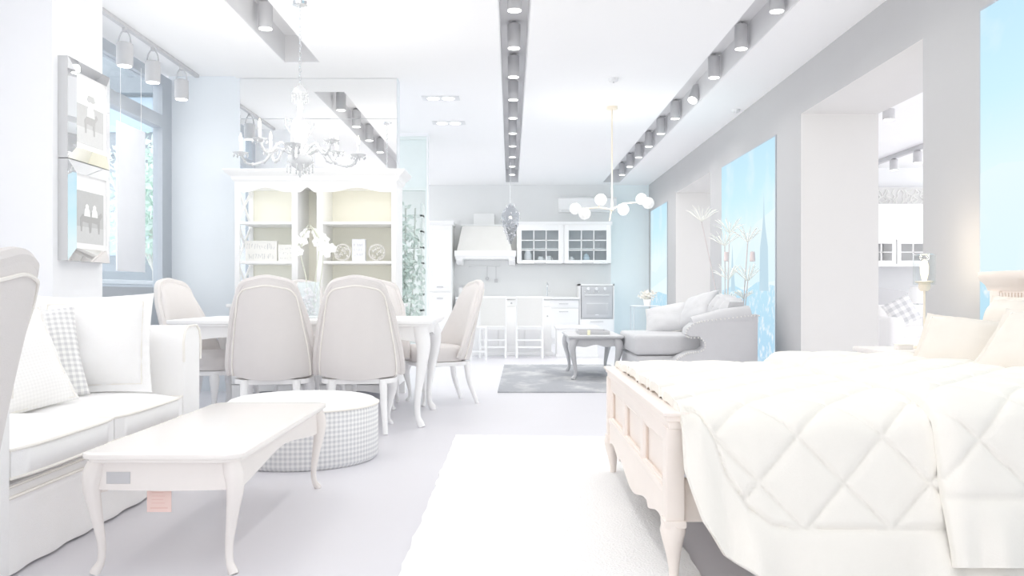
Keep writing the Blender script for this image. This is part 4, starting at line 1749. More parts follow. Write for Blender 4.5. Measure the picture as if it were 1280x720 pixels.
# ------------------------------------------------------------------ crystal chandelier
def chandelier():
    d = 6.16
    cx = P(375, 0, d).x
    r = thing('chandelier', 'crystal chandelier with candle arms hanging over the dining table', 'chandelier', (cx, d, 0))
    Z = lambda py: P(0, py, d).z
    b = MB()
    b.lathe([(0.06, H), (0.055, H - 0.02), (0.012, H - 0.035)][::-1], seg=20)
    b.build('canopy', M_CHROME, r)
    b = MB()
    z = H - 0.03
    k = 0
    while z > Z(112):
        q = [(0.008 * math.cos(a) * (k % 2), 0.008 * math.cos(a) * ((k + 1) % 2), z - 0.017 + 0.017 * math.sin(a)) for a in [i * PI / 5 for i in range(10)]]
        b.tube(q, 0.0025, 5, closed=True)
        z -= 0.029
        k += 1
    b.build('chain', M_CHROME, r)
    b = MB()
    prof = [(0.004, 222), (0.012, 218), (0.008, 214), (0.03, 211), (0.07, 206), (0.09, 200), (0.085, 195), (0.035, 191), (0.025, 185), (0.05, 175), (0.065, 165),
            (0.07, 158), (0.055, 152), (0.02, 147), (0.016, 140), (0.024, 134), (0.016, 128), (0.02, 120), (0.055, 116), (0.05, 112), (0.015, 107), (0.006, 103)]
    b.lathe([(q, Z(p)) for q, p in prof], seg=24)
    b.build('column', M_CRYSTAL, r)
    for k in range(12):
        a = 2 * PI * k / 12
        for (q, p) in ((0.055, 120), (0.092, 208)):
            b = MB()
            for e in range(3):
                b.ball((q * math.cos(a), q * math.sin(a), Z(p) - 0.018 * e), 0.008, u=6, v=4, sc=(0.8, 0.8, 1.2))
            b.build('bead_string', M_CRYSTAL, r)
    for k in range(4):
        a = 2 * PI * k / 4 + 0.3
        ca, sa = math.cos(a), math.sin(a)
        b = MB()
        pts = smooth_path([(0.03 * ca, 0.03 * sa, Z(176)), (0.09 * ca, 0.09 * sa, Z(160)), (0.1 * ca, 0.1 * sa, Z(150)), (0.07 * ca, 0.07 * sa, Z(150)), (0.075 * ca, 0.075 * sa, Z(155))], 5)
        b.tube(pts, 0.005, 6)
        b.build('scroll', M_CRYSTAL, r)
    for k in range(8):
        a = 2 * PI * k / 8 + 0.12
        ca, sa = math.cos(a), math.sin(a)
        up = 0.06 if k % 2 else 0.0
        R = 0.41 if k % 2 == 0 else 0.34
        b = MB()
        pts = smooth_path([(0.04 * ca, 0.04 * sa, Z(196)), (0.16 * ca, 0.16 * sa, Z(186) + up * 0.4), (0.25 * ca, 0.25 * sa, Z(203) + up * 0.7),
                           (0.36 * R / 0.41 * ca, 0.36 * R / 0.41 * sa, Z(206) + up), (R * ca, R * sa, Z(194) + up)], 6)
        b.tube(pts, [0.009] * len(pts), 7)
        for q in range(4, len(pts), 4):
            b.ball(pts[q], 0.014, u=8, v=6)
        arm = b.build('arm', M_CRYSTAL, r)
        z = Z(194) + up
        b = MB()
        b.lathe([(0.012, z - 0.012), (0.05, z + 0.004), (0.055, z + 0.012), (0.014, z + 0.012), (0.013, z + 0.02)], (R * ca, R * sa, 0), 18)
        for e in range(8):
            b.ball(((R + 0.05 * math.cos(e * PI / 4)) * 1 * ca if False else R * ca + 0.05 * math.cos(e * PI / 4), R * sa + 0.05 * math.sin(e * PI / 4), z - 0.012), 0.007, u=6, v=4, sc=(0.8, 0.8, 1.6))
        b.build('drip_pan', M_CRYSTAL, arm)
        b = MB()
        b.lathe([(0.011, z + 0.012), (0.011, z + 0.085)], (R * ca, R * sa, 0), 12)
        b.build('candle', mat('grey_candle_sleeve', (222, 223, 224), 0.5), arm)
        b = MB()
        b.lathe([(0.006, z + 0.085), (0.013, z + 0.1), (0.011, z + 0.12), (0.002, z + 0.15)], (R * ca, R * sa, 0), 12)
        b.build('bulb', M_BULB, arm)
        if k % 2 == 0:
            L = bpy.data.lights.new('glow', 'POINT')
            L.energy = 3.2
            L.color = (1.0, 0.96, 0.9)
            L.shadow_soft_size = 0.05
            lo = bpy.data.objects.new('glow', L)
            COL.objects.link(lo)
            lo.parent = arm
            lo.location = (R * ca, R * sa, z + 0.2)
    return r


chandelier()

# small crystal pendant in front of the kitchen
d = 13.6
r = thing('crystal_pendant', 'small crystal pendant lamp hanging in front of the kitchen hood', 'lamp', (P(638, 0, d).x, d, 0))
Z = lambda py: P(0, py, d).z
b = MB()
b.tube([(0, 0, H + 0.23), (0, 0, Z(256))], 0.005, 6)
b.build('cord', M_CHROME, r)
b = MB()
b.lathe([(0.02, Z(305)), (0.05, Z(298)), (0.09, Z(290)), (0.13, Z(278)), (0.14, Z(270)), (0.12, Z(264)), (0.05, Z(258)), (0.01, Z(254))], seg=20)
b.build('shade', glass('crystal_shade', (236, 237, 240), 0.12), r)
b = MB()
rnd = random.Random(1)
for k in range(90):
    a = rnd.random() * 2 * PI
    p = rnd.uniform(256, 300)
    q = lerp([(254, 0.03), (262, 0.13), (272, 0.15), (290, 0.1), (302, 0.03)], p)
    b.ball((q * math.cos(a), q * math.sin(a), Z(p)), 0.013, u=6, v=4)
b.build('crystal_beads', mat('pale_crystal', (230, 231, 233), 0.08, 0.8, 0.08, 60, alpha=0.4), r)
b = MB()
b.ball((0, 0, Z(272)), 0.025)
b.build('bulb', M_BULB, r)

# ------------------------------------------------------------------ branching globe lamp
d = 9.6
cx = P(765, 0, d).x
r = thing('branch_pendant', 'brass branching pendant lamp with glass globes hanging over the black table', 'lamp', (cx, d, 0))
Q = lambda px, py, dd=0.0: Vector(((px - 765) * d / F, dd, P(0, py, d).z))
b = MB()
b.lathe([(0.062, H - 0.035), (0.062, H)], seg=24)
b.build('canopy', M_BRASS, r)
b = MB()
b.tube([(0, 0, H - 0.03), (0, 0, Q(0, 264).z)], 0.009, 8)
b.build('rod', M_BRASS, r)
b = MB()
b.tube([Q(765, 262), Q(748, 260, -0.05), Q(727, 261, -0.02)], 0.008, 8)
b.tube([Q(765, 262), Q(780, 253.5, 0.1), Q(801, 252, 0.05)], 0.008, 8)
b.tube([Q(765, 258), Q(763, 270), Q(762, 276)], 0.008, 8)
b.tube([Q(748, 260, -0.05), Q(749, 254, -0.1)], 0.006, 8)
b.tube([Q(775, 255, 0.07), Q(779, 260, 0.0)], 0.006, 8)
b.tube([Q(735, 260.5, -0.03), Q(731, 266, -0.08)], 0.006, 8)
b.tube([Q(797, 252.2, 0.06), Q(808, 257, 0.0)], 0.006, 8)
b.ball(Q(765, 262), 0.02)
b.build('branches', M_BRASS, r)
M_GLOBE = mat('milky_globe_glass', (246, 247, 246), 0.1, 0.6, 0.05, 30, alpha=0.5, emit=0.06)
for px, py, dd in ((719, 261, -0.02), (730, 268, -0.09), (749.5, 251, -0.12), (779, 262, -0.01), (803, 248, 0.06), (810, 254, -0.02)):
    c = Q(px, py, dd)
    b = MB()
    b.ball(c, 0.066, u=20, v=14)
    gl = b.build('globe', M_GLOBE, r, smooth=180)
    b = MB()
    b.ball(c, 0.02, u=10, v=8)
    b.build('bulb', M_BULB, gl, smooth=180)

L = bpy.data.lights.new('glow', 'POINT')
L.energy = 11.0
L.color = (1.0, 0.96, 0.9)
L.shadow_soft_size = 0.3
lo = bpy.data.objects.new('glow', L)
COL.objects.link(lo)
lo.parent = r
lo.location = (0, 0, Q(0, 250).z)

# ------------------------------------------------------------------ black coffee table + things on it
r = thing('side_table', 'black coffee table with curved legs standing on the dark grey rug', 'table', (0.92, 9.85, 0.012))
hx, hy, zt = 0.3, 0.58, 0.475
b = MB()
b.box(-hx, hx, -hy, hy, zt - 0.025, zt, 0.008)
b.box(-hx + 0.015, hx - 0.015, -hy + 0.015, hy - 0.015, zt - 0.035, zt - 0.023, 0.004)
b.build('tabletop', M_BLACK, r)
b = MB()
ax = hx - 0.07
top = zt - 0.035
sc = [(-ax + 2 * ax * k / 20, top - 0.075 + 0.02 * math.cos(PI * 4 * k / 20) * 0.6 - 0.02 * abs(-1 + k / 10) ** 4) for k in range(21)]
for y in (-hy + 0.05, hy - 0.07):
    b.prism([(ax, top), (-ax, top)] + sc, 'y', y, y + 0.02)
ay = hy - 0.07
sc = [(-ay + 2 * ay * k / 20, top - 0.075 + 0.02 * math.cos(PI * 4 * k / 20) * 0.6 - 0.02 * abs(-1 + k / 10) ** 4) for k in range(21)]
for x in (-hx + 0.05, hx - 0.07):
    b.prism([(ay, top), (-ay, top)] + sc, 'x', x, x + 0.02)
b.build('apron', M_BLACK, r)
for sx in (-1, 1):
    for sy in (-1, 1):
        b = MB()
        cabriole(b, sx * (hx - 0.07), sy * (hy - 0.07), top, sx, sy * 0.7, 0.04, 0.045)
        b.build('leg', M_BLACK, r)
r = thing('tray', 'dark tray on the black coffee table', 'tray', (0.93, 9.8, 0.487))
b = MB()
b.box(-0.17, 0.17, -0.25, 0.25, 0, 0.012, 0.003)
b.build('base', M_BLACK, r)
b = MB()
for a in ((-0.17, -0.16, -0.25, 0.25), (0.16, 0.17, -0.25, 0.25), (-0.16, 0.16, -0.25, -0.24), (-0.16, 0.16, 0.24, 0.25)):
    b.box(*a, 0.01, 0.04, 0.002)
b.build('rim', M_BLACK, r)
r = thing('card', 'small yellow card standing before the tray on the black table', 'card', (0.86, 9.47, 0.487))
b = MB()
b.box(-0.016, 0.016, -0.001, 0.001, 0.0, 0.055)
b.build('face', mat('yellow_card', (248, 244, 214)), r, smooth=0)
b = MB()
b.box(-0.016, 0.016, 0.001, 0.02, 0.0, 0.003)
b.build('foot', mat('yellow_card', (248, 244, 214)), r, smooth=0)

# ------------------------------------------------------------------ black tufted sofa facing left
def black_sofa():
    Y0, Y1 = 8.36, 9.95
    r = thing('tufted_sofa', 'black tufted sofa with nailhead trim against the grey right wall', 'sofa', (1.85, (Y0 + Y1) / 2, 0))
    hy = (Y1 - Y0) / 2
    X = lambda px: (px - VX) * Y0 / F - 1.85
    Zz = lambda py: CH - (py - VY) * Y0 / F
    # side silhouette (x, z) traced on the near end
    sil = [(X(947), 0.06), (X(948), Zz(393)), (X(930), Zz(394)), (X(905), Zz(397)), (X(880), Zz(400)), (X(866), Zz(404)), (X(858), Zz(411)), (X(857), Zz(418)),
           (X(863), Zz(421)), (X(874), Zz(421)), (X(880), Zz(427)), (X(880), Zz(434)), (X(874), Zz(438)), (X(860), Zz(440)), (X(848), Zz(446)), (X(839), Zz(455)), (X(834), Zz(466)), (X(833), 0.06)]
    for y, s in ((-hy, 1), (hy - 0.2, -1)):
        b = MB()
        b.prism(sil, 'y', y, y + 0.2, bev=0.012)
        a = b.build('arm', M_LEATHER, r)
        b = MB()
        path = smooth_path([(q[0], 0, q[1]) for q in sil[1:-1]], 5)
        yy = y - 0.003
        acc = 0
        last = None
        for p in path:
            if last is None or (p - last).length > 0.02:
                b.ball((p.x + 0.006, yy, p.z - 0.012), 0.0085, u=6, v=4)
                last = p
        b.build('nailheads', mat('pewter_nails', (232, 231, 227), 0.4, 0.5), a)
    # arm roll tops
    for y in (-hy + 0.1, hy - 0.1):
        b = MB()
        b.tube([(X(940), y, Zz(392) - 0.03), (X(905), y, Zz(396) - 0.03), (X(868), y, Zz(404) - 0.035)], [0.11, 0.105, 0.095], 14)
        b.build('arm_roll', M_LEATHER, r)
    # base
    b = MB()
    b.box(X(833), X(945), -hy + 0.18, hy - 0.18, 0.07, 0.3, 0.02)
    b.build('base', M_LEATHER, r)
    # seat cushion, long and projecting to the left
    b = MB()
    b.box(-0.62, X(900), -hy + 0.205, hy - 0.205, 0.33, 0.53, 0.05, seg=4)
    b.build('seat_cushion', M_LEATHER, r)
    b = MB()
    b.box(-0.6, X(890), -hy + 0.21, hy - 0.21, 0.1, 0.325, 0.04, seg=4)
    b.build('seat_front', M_LEATHER, r)
    # tufted back
    b = MB()

    def bk(u, v, s):
        y = -hy + 0.15 + u * (2 * hy - 0.3)
        z = 0.5 + v * 0.36
        x = X(905) + 0.13 * v + (0.0 if s > 0 else 0.2 - 0.1 * v)
        if s > 0:
            q = abs(math.sin(u * PI * 6 + (v * 4)) * math.sin(u * PI * 6 - v * 4))
            x -= 0.05 * q ** 0.5 + 0.05 * math.sin(PI * v)
        z += 0.025 * math.sin(u * PI * 6) ** 2 * v + 0.05 * math.sin(PI * u) * v
        return Vector((x, y, z))
    b.thick(lambda u, v: bk(u, v, 1), lambda u, v: bk(u, v, -1), 60, 20)
    bo = b.build('tufted_back', M_LEATHER, r, smooth=70)
    b = MB()
    for k in range(6):
        for q in (0.35, 0.75):
            p = bk((k + (0.5 if q > 0.5 else 0.0)) / 6 + 0.03, q, 1)
            b.ball(p, 0.014, u=8, v=6)
    b.build('buttons', M_LEATHER, bo)
    for y in (-hy + 0.1, hy - 0.1):
        for x in (X(840), X(938)):
            b = MB()
            b.lathe([(0.02, 0.0), (0.03, 0.03), (0.035, 0.075)], (x, y, 0), 14)
            b.build('foot', M_BLACK, r)
    return r


black_sofa()
for c, n_, s_, lab in (((2.02, 9.3, 0.76), (-0.75, -0.3, 0.5), 5, 'black crumpled leather cushion in the middle of the black sofa'),
                       ((1.74, 9.55, 0.655), (-0.35, -0.6, 0.65), 6, 'black leather cushion with pale piping on the far seat of the black sofa')):
    pillow('sofa_cushion', lab, 0.5, 0.42, 0.17, c, n_, 0.25, M_LEATHER, 0.0, s_, s_ == 6)

# ------------------------------------------------------------------ metal flower sculptures behind the sofa
M_STEM = mat('rosy_metal', (222, 212, 210), 0.4, 0.4)
M_PETAL = mat('cream_metal_petal', (246, 244, 238), 0.5, 0.3)


def bloom(b, c, n, R, up, seed, xmax):
    rnd = random.Random(seed)
    for k in range(n):
        a = 2 * PI * k / n + rnd.uniform(-0.1, 0.1)
        e = rnd.uniform(0.35, 1.0)
        d_ = Vector((math.cos(a) * e, math.sin(a) * e, up * rnd.uniform(0.5, 1.0))).normalized()
        if c.x + d_.x * R > xmax:
            d_.x = (xmax - c.x) / R
        b.tube([c, c + d_ * R * 0.35, c + d_ * R * 0.75, c + d_ * R + Vector((0, 0, -0.015))], [0.003, 0.0045, 0.006, 0.0015], 5)


for base, heads, lab, gb in (
        ((2.43, 9.75), [(877, 277, 9.6), (912, 291, 9.75), (906, 308, 9.6), (917, 350, 9.9), (910, 376, 9.75)], 'tall metal flower stand with starburst blooms left of the spire mural', 3),
        ((2.45, 9.2), [(941, 303, 9.1), (945, 352, 9.1), (944, 374, 9.25)], 'shorter metal flower stand with starburst blooms in front of the spire mural', 2)):
    r = thing('flower_stand', lab, 'ornament', (base[0], base[1], 0), 0, 'metal flower stands behind the black sofa')
    b = MB()
    b.lathe([(0.09, 0.0), (0.095, 0.01), (0.09, 0.02), (0.02, 0.03)], seg=24)
    b.build('base', M_STEM, r)
    for k, (px, py, dd) in enumerate(heads):
        c = P(px, py, dd)
        if c.x > 2.5:
            c.x = 2.5
        c = c - Vector((base[0], base[1], 0))
        b = MB()
        b.tube(smooth_path([(0.01 * k - 0.02, 0, 0.02), (c.x * 0.35, c.y * 0.3, c.z * 0.5), (c.x, c.y, c.z)], 6), 0.006, 6)
        st = b.build('stem', M_STEM, r)
        b = MB()
        bloom(b, c, 15, 0.23 if py < 370 else 0.15, 0.85, px, 2.61 - base[0])
        o = b.build('bloom', M_PETAL, st)
        if k == gb and False:
            pass
    px, py, dd = (908, 321, 9.6) if gb == 3 else (944, 321, 9.1)
    c = P(px, py, dd)
    c.x = min(c.x, 2.55)
    c = c - Vector((base[0], base[1], 0))
    b = MB()
    b.lathe([(0.022, -0.05), (0.03, -0.045), (0.024, 0.05), (0.018, 0.055)], c, 14)
    b.build('candle_cup', mat('rose_glass', (232, 216, 214), 0.3, 0.4), r)

# wire console by the far wall
r = thing('console_table', 'thin wire framed console at the far end beside the blue tinted wall', 'table', (2.22, 14.2, 0))
b = MB()
hx, hy, zt = 0.22, 0.18, 0.73
for x in (-hx, hx):
    for y in (-hy, hy):
        b.tube([(x, y, 0), (x, y, zt)], 0.008, 6)
    b.tube([(x, -hy, zt), (x, hy, zt)], 0.008, 6)
    b.tube([(x, -hy, 0.2), (x, hy, 0.2)], 0.008, 6)
for y in (-hy, hy):
    b.tube([(-hx, y, zt), (hx, y, zt)], 0.008, 6)
    b.tube([(-hx, y, 0.2), (hx, y, 0.2)], 0.008, 6)
b.build('frame', mat('grey_blue_wire', (214, 220, 226), 0.4), r)
b = MB()
b.box(-hx, hx, -hy, hy, zt, zt + 0.012, 0.003)
b.build('top', M_WHITE, r)
r = thing('potted_plant', 'small white spray of flowers on the wire console', 'plant', (2.25, 14.2, 0.742))
b = MB()
b.lathe([(0.05, 0), (0.07, 0.1), (0.06, 0.1), (0.045, 0.01)], seg=16)
b.build('pot', M_WHITE, r)
b = MB()
foliage(b, (0, 0, 0.17), (0.16, 0.1, 0.09), 160, 0.03, 33)
for k in range(7):
    b.tube([(0, 0, 0.08), (0.12 * math.cos(k), 0.07 * math.sin(k), 0.2)], 0.003, 5)
b.build('flowers', M_PETAL, r, smooth=0, recalc=False)

# ------------------------------------------------------------------ kitchen
KY = 16.0
K = lambda px, py: P(px, py, KY)
# tall cabinet
r = thing('tall_cabinet', 'tall white kitchen cabinet at the left end of the kitchen wall', 'cabinet', (P(550, 0, KY).x, 16.3, 0))
b = MB()
hx = 0.22
zt = K(0, 276).z
b.box(-hx, hx, -0.28, 0.29, 0.08, zt - 0.07, 0.003)
b.box(-hx + 0.02, hx - 0.02, -0.24, 0.29, 0.0, 0.08)
b.build('carcass', M_WHITE, r)
b = MB()
b.prism([(-0.33, zt), (-0.34, zt - 0.025), (-0.3, zt - 0.06), (-0.28, zt - 0.075), (0.29, zt - 0.075), (0.29, zt)], 'x', -hx - 0.03, hx + 0.03)
b.build('cornice', M_WHITE, r)
for z0, z1 in ((0.12, 0.95), (0.98, zt - 0.1)):
    b = MB()
    b.box(-hx + 0.012, hx - 0.012, -0.3, -0.28, z0, z1, 0.003)
    for a in ((-hx + 0.012, -hx + 0.07, z0, z1), (hx - 0.07, hx - 0.012, z0, z1), (-hx + 0.07, hx - 0.07, z1 - 0.06, z1), (-hx + 0.07, hx - 0.07, z0, z0 + 0.06)):
        b.box(a[0], a[1], -0.308, -0.298, a[2], a[3], 0.002)
    dd = b.build('door', M_WHITE, r)
    b = MB()
    zc = 0.84 if z0 < 0.5 else 1.05
    b.box(-0.06, 0.06, -0.325, -0.31, zc, zc + 0.018, 0.004)
    b.build('handle', M_BLACK, dd)

# range hood with mantel
r = thing('range_hood', 'white mantel style range hood on the kitchen wall', 'range hood', (P(605, 0, 16.3).x, 16.3, 0))
q = lambda px: (px - 605) * 16.3 / F
zz = lambda py: P(0, py, 16.3).z
b = MB()
b.box(q(569), q(645), -0.25, 0.29, zz(321), zz(314), 0.006)
b.box(q(570), q(644), -0.23, 0.29, zz(324), zz(320.5), 0.004)
b.build('mantel', M_WHITE, r)
b = MB()
lo = [(q(572), -0.2), (q(640), -0.2), (q(640), 0.29), (q(572), 0.29)]
hi = [(q(578), -0.05), (q(632), -0.05), (q(632), 0.29), (q(578), 0.29)]
A = [b.bm.verts.new((x, y, zz(314))) for x, y in lo]
B = [b.bm.verts.new((x, y, zz(282))) for x, y in hi]
for k in range(4):
    b.bm.faces.new([A[k], A[(k + 1) % 4], B[(k + 1) % 4], B[k]])
b.bm.faces.new(B)
b.bm.faces.new(A[::-1])
b.build('canopy', mat('warm_white_hood', (232, 231, 227), 0.6), r, smooth=0)
b = MB()
b.box(q(576), q(634), -0.07, 0.29, zz(283), zz(281), 0.003)
b.box(q(592), q(618), 0.0, 0.29, zz(281.5), zz(267), 0.003)
b.build('chimney', mat('grey_white_hood', (231, 232, 231), 0.6), r)
for px in (571, 636):
    b = MB()
    x = q(px)
    b.prism([(-0.22, zz(324)), (-0.22, zz(326)), (-0.1, zz(330)), (0.29, zz(331)), (0.29, zz(324))], 'x', x, x + 0.12)
    b.build('corbel', M_WHITE, r)

# wall cabinet with glazed doors
r = thing('wall_cabinet', 'white wall cabinet with two glazed grid doors beside the hood', 'cabinet', (P(705, 0, 16.2).x, 16.39, 0))
q = lambda px: (px - 705) * 16.2 / F
zz = lambda py: P(0, py, 16.2).z
b = MB()
x0, x1, z0, z1 = q(646), q(764), zz(329), zz(281)
b.box(x0, x1, 0.17, 0.2, z0, z1)
b.box(x0, x0 + 0.02, -0.17, 0.2, z0, z1)
b.box(x1 - 0.02, x1, -0.17, 0.2, z0, z1)
b.box(x0, x1, -0.17, 0.2, z0, z0 + 0.02)
b.box(x0, x1, -0.17, 0.2, z1 - 0.02, z1)
xm = (x0 + x1) / 2
b.box(xm - 0.015, xm + 0.015, -0.17, 0.2, z0, z1)
b.build('carcass', M_WHITE, r, smooth=0)
b = MB()
b.box(x0 + 0.021, x1 - 0.021, 0.16, 0.169, z0 + 0.021, z1 - 0.021)
b.build('dark_lining', mat('pale_grey_lining', (217, 218, 219), 0.8), r, smooth=0)
b = MB()
b.prism([(-0.21, zz(277)), (-0.2, zz(279)), (-0.175, zz(281)), (0.2, zz(281)), (0.2, zz(277))], 'x', x0 - 0.02, x1 + 0.02)
b.build('cornice', M_WHITE, r)
b = MB()
b.box(x0 + 0.02, x1 - 0.02, -0.15, 0.16, zz(311), zz(310))
b.build('shelf', M_WHITE, r, smooth=0)
for xa, xb, pa, pb in ((x0, xm, 652, 698), (xm, x1, 711, 758)):
    b = MB()
    b.box(xa + 0.004, q(pa), -0.195, -0.172, z0, z1, 0.003)
    b.box(q(pb), xb - 0.004, -0.195, -0.172, z0, z1, 0.003)
    b.box(q(pa), q(pb), -0.195, -0.172, z0, zz(325), 0.003)
    b.box(q(pa), q(pb), -0.195, -0.172, zz(288), z1, 0.003)
    for k in (1, 2):
        x = q(pa) + (q(pb) - q(pa)) * k / 3
        b.box(x - 0.009, x + 0.009, -0.193, -0.175, zz(325), zz(288))
        z = zz(325) + (zz(288) - zz(325)) * k / 3
        b.box(q(pa), q(pb), -0.193, -0.175, z - 0.009, z + 0.009)
    dd = b.build('door', M_WHITE, r)
    b = MB()
    b.box(q(pa), q(pb), -0.186, -0.182, zz(325), zz(288))
    b.build('pane', M_GLASS, dd, smooth=0)
    b = MB()
    x = (q(pa) + q(pb)) / 2
    b.tube(smooth_path([(x - 0.1, -0.197, zz(328.5)), (x - 0.08, -0.215, zz(329)), (x + 0.08, -0.215, zz(329)), (x + 0.1, -0.197, zz(328.5))], 4), 0.008, 6)
    b.build('handle', M_BLACK, dd)
zsh = z0 + 0.021
for px, hh, rr, lab, mm in ((660, 0.22, 0.07, 'tall white jar behind the left glazed cabinet door', M_WHITE),
                            (676, 0.11, 0.055, 'left white cup stack in the glazed wall cabinet', M_WHITE),
                            (686, 0.12, 0.06, 'right white cup stack in the glazed wall cabinet', M_WHITE),
                            (714, 0.11, 0.045, 'white cup behind the right glazed cabinet door', M_WHITE),
                            (733, 0.13, 0.06, 'pale blue canister behind the right glazed cabinet door', mat('pale_blue_ceramic', (222, 235, 243)))):
    r2 = thing('jar' if hh > 0.13 else 'cup', lab, 'crockery', (P(px, 0, 16.3).x, 16.33, zsh))
    b = MB()
    b.lathe([(rr * 0.7, 0), (rr, hh * 0.2), (rr, hh * 0.7), (rr * 0.75, hh * 0.85), (rr * 0.8, hh)], seg=16)
    b.build('body', mm, r2)
    b = MB()
    if hh > 0.12:
        b.lathe([(rr * 0.8, hh), (rr * 0.5, hh + 0.02), (rr * 0.15, hh + 0.03), (rr * 0.2, hh + 0.045)], seg=16)
        b.build('lid', mm, r2)
    else:
        b.tube([(rr * 0.95 + 0.02 * math.sin(PI * k / 8), 0, hh * (0.25 + 0.45 * k / 8)) for k in range(9)], 0.006, 6)
        b.build('handle', mm, r2)

# base units + oven housing
def base_unit(x0, x1, label, drawer=True, hand=True):
    r = thing('base_cabinet', label, 'cabinet', ((x0 + x1) / 2, 16.3, 0), 0, 'kitchen base cabinets')
    hx = (x1 - x0) / 2 - 0.001
    b = MB()
    b.box(-hx, hx, -0.27, 0.29, 0.1, 0.83, 0.002)
    b.box(-hx, hx, -0.22, 0.29, 0.0, 0.1)
    b.build('carcass', M_WHITE, r)
    for nm, z0, z1 in (('drawer', 0.67, 0.82), ('door', 0.12, 0.66)):
        b = MB()
        b.box(-hx + 0.006, hx - 0.006, -0.29, -0.271, z0, z1, 0.004)
        d_ = b.build(nm, M_WHITE, r)
        b = MB()
        zc = (z0 + z1) / 2 if nm == 'drawer' else z1 - 0.06
        b.tube(smooth_path([(-0.08, -0.292, zc), (-0.06, -0.31, zc), (0.06, -0.31, zc), (0.08, -0.292, zc)], 3), 0.007, 6)
        b.build('handle', M_BLACK, d_)
    return r


xk0, xk1 = P(568, 0, 16).x + 0.02, P(724, 0, 16).x
NW = ['leftmost white kitchen base cabinet beside the tall cabinet', 'second white kitchen base cabinet from the left', 'third white kitchen base cabinet from the left',
      'rightmost white kitchen base cabinet beside the oven']
for k in range(4):
    base_unit(xk0 + (xk1 - xk0) * k / 4, xk0 + (xk1 - xk0) * (k + 1) / 4, NW[k])
r = thing('countertop', 'white kitchen worktop along the back wall', 'worktop', ((xk0 + xk1) / 2, 16.29, 0.83))
b = MB()
hx = (xk1 - xk0) / 2
b.box(-hx, hx, -0.31, 0.3, 0, 0.04, 0.005)
b.build('slab', M_WHITE, r)
b = MB()
b.box(-hx, hx, -0.305, 0.3, -0.004, 0.0)
b.build('edge_strip', M_SHADOWGAP, r, smooth=0)
# faucet
r = thing('faucet', 'small chrome tap at the kitchen worktop', 'tap', (P(684, 0, 16.3).x, 16.4, 0.87))
b = MB()
b.lathe([(0.03, 0), (0.025, 0.02), (0.015, 0.03)], seg=14)
b.build('base', M_CHROME, r)
b = MB()
b.tube(smooth_path([(0, 0, 0.02), (0, 0, 0.2), (0, -0.06, 0.27), (0, -0.14, 0.22)], 5), 0.012, 8)
b.build('spout', M_CHROME, r)
b = MB()
b.tube([(0.0, 0, 0.05), (0.07, 0, 0.09)], 0.008, 6)
b.build('lever', M_CHROME, r)

# oven column
r = thing('oven_cabinet', 'white cabinet housing the built in oven', 'cabinet', (P(746, 0, 16).x, 16.3, 0))
q = lambda px: (px - 746) * 16.0 / F
zz = lambda py: P(0, py, 16.0).z
b = MB()
b.box(q(724.5), q(768), -0.28, 0.29, 0.0, zz(399), 0.003)
b.box(q(724.5), q(726), -0.28, 0.29, zz(399), zz(355))
b.box(q(766.5), q(768), -0.28, 0.29, zz(399), zz(355))
b.box(q(724.5), q(768), -0.28, 0.29, zz(357), zz(355))
b.box(q(726), q(766.5), 0.26, 0.29, zz(399), zz(357))
b.build('carcass', M_WHITE, r, smooth=0)
b = MB()
b.box(q(726), q(766.5), -0.3, -0.281, 0.12, zz(399.5), 0.004)
d_ = b.build('drawer', M_WHITE, r)
b = MB()
b.tube(smooth_path([(q(738), -0.302, zz(402)), (q(740), -0.32, zz(402)), (q(752), -0.32, zz(402)), (q(754), -0.302, zz(402))], 3), 0.007, 6)
b.build('handle', M_BLACK, d_)
r = thing('oven', 'dark built in oven with knobs on the right of the kitchen', 'oven', (P(746.2, 0, 16).x, 16.3, zz(399) + 0.001))
z0 = zz(399) + 0.001
M_OVEN = mat('hazed_black_oven', (206, 207, 209), 0.3, 0.4)  # black oven, white haze put into the colour
b = MB()
b.box(q(726.5) , q(765.8), -0.28, 0.25, 0.0, zz(357.3) - z0, 0.003)
b.build('body', M_OVEN, r)
b = MB()
b.box(q(727.5), q(765), -0.3, -0.281, zz(397) - z0, zz(367) - z0, 0.004)
dr = b.build('door', M_OVEN, r)
b = MB()
b.tube([(q(731), -0.3, zz(369) - z0), (q(731), -0.325, zz(369) - z0), (q(761), -0.325, zz(369) - z0), (q(761), -0.3, zz(369) - z0)], 0.009, 8)
b.build('handle', mat('pale_steel', (236, 237, 238), 0.3, 0.5), dr)
b = MB()
b.box(q(733), q(760), -0.303, -0.2995, zz(393) - z0, zz(379) - z0, 0.002)
b.build('window', mat('oven_glass', (202, 203, 205), 0.1, 0.5), dr)
b = MB()
b.box(q(733), q(760), -0.305, -0.3, zz(379.6) - z0, zz(378.8) - z0)
b.box(q(744), q(748), -0.305, -0.3, zz(394) - z0, zz(393) - z0)
b.build('trim_strip', mat('pale_steel', (236, 237, 238)), dr, smooth=0)
for px in (735.5, 745.5, 756):
    b = MB()
    b.lathe([(0.03, 0), (0.028, 0.03)], seg=14)
    for v in b.bm.verts:
        v.co = Vector((v.co.x + q(px), -0.28 - v.co.z, v.co.y + zz(361) - z0))
    b.build('knob', mat('pale_steel', (236, 237, 238)), r)
for px in (731, 736, 742, 748):
    b = MB()
    b.ball((q(px), -0.282, zz(365) - z0), 0.011, u=8, v=6)
    b.build('button', mat('pale_steel', (236, 237, 238)), r)

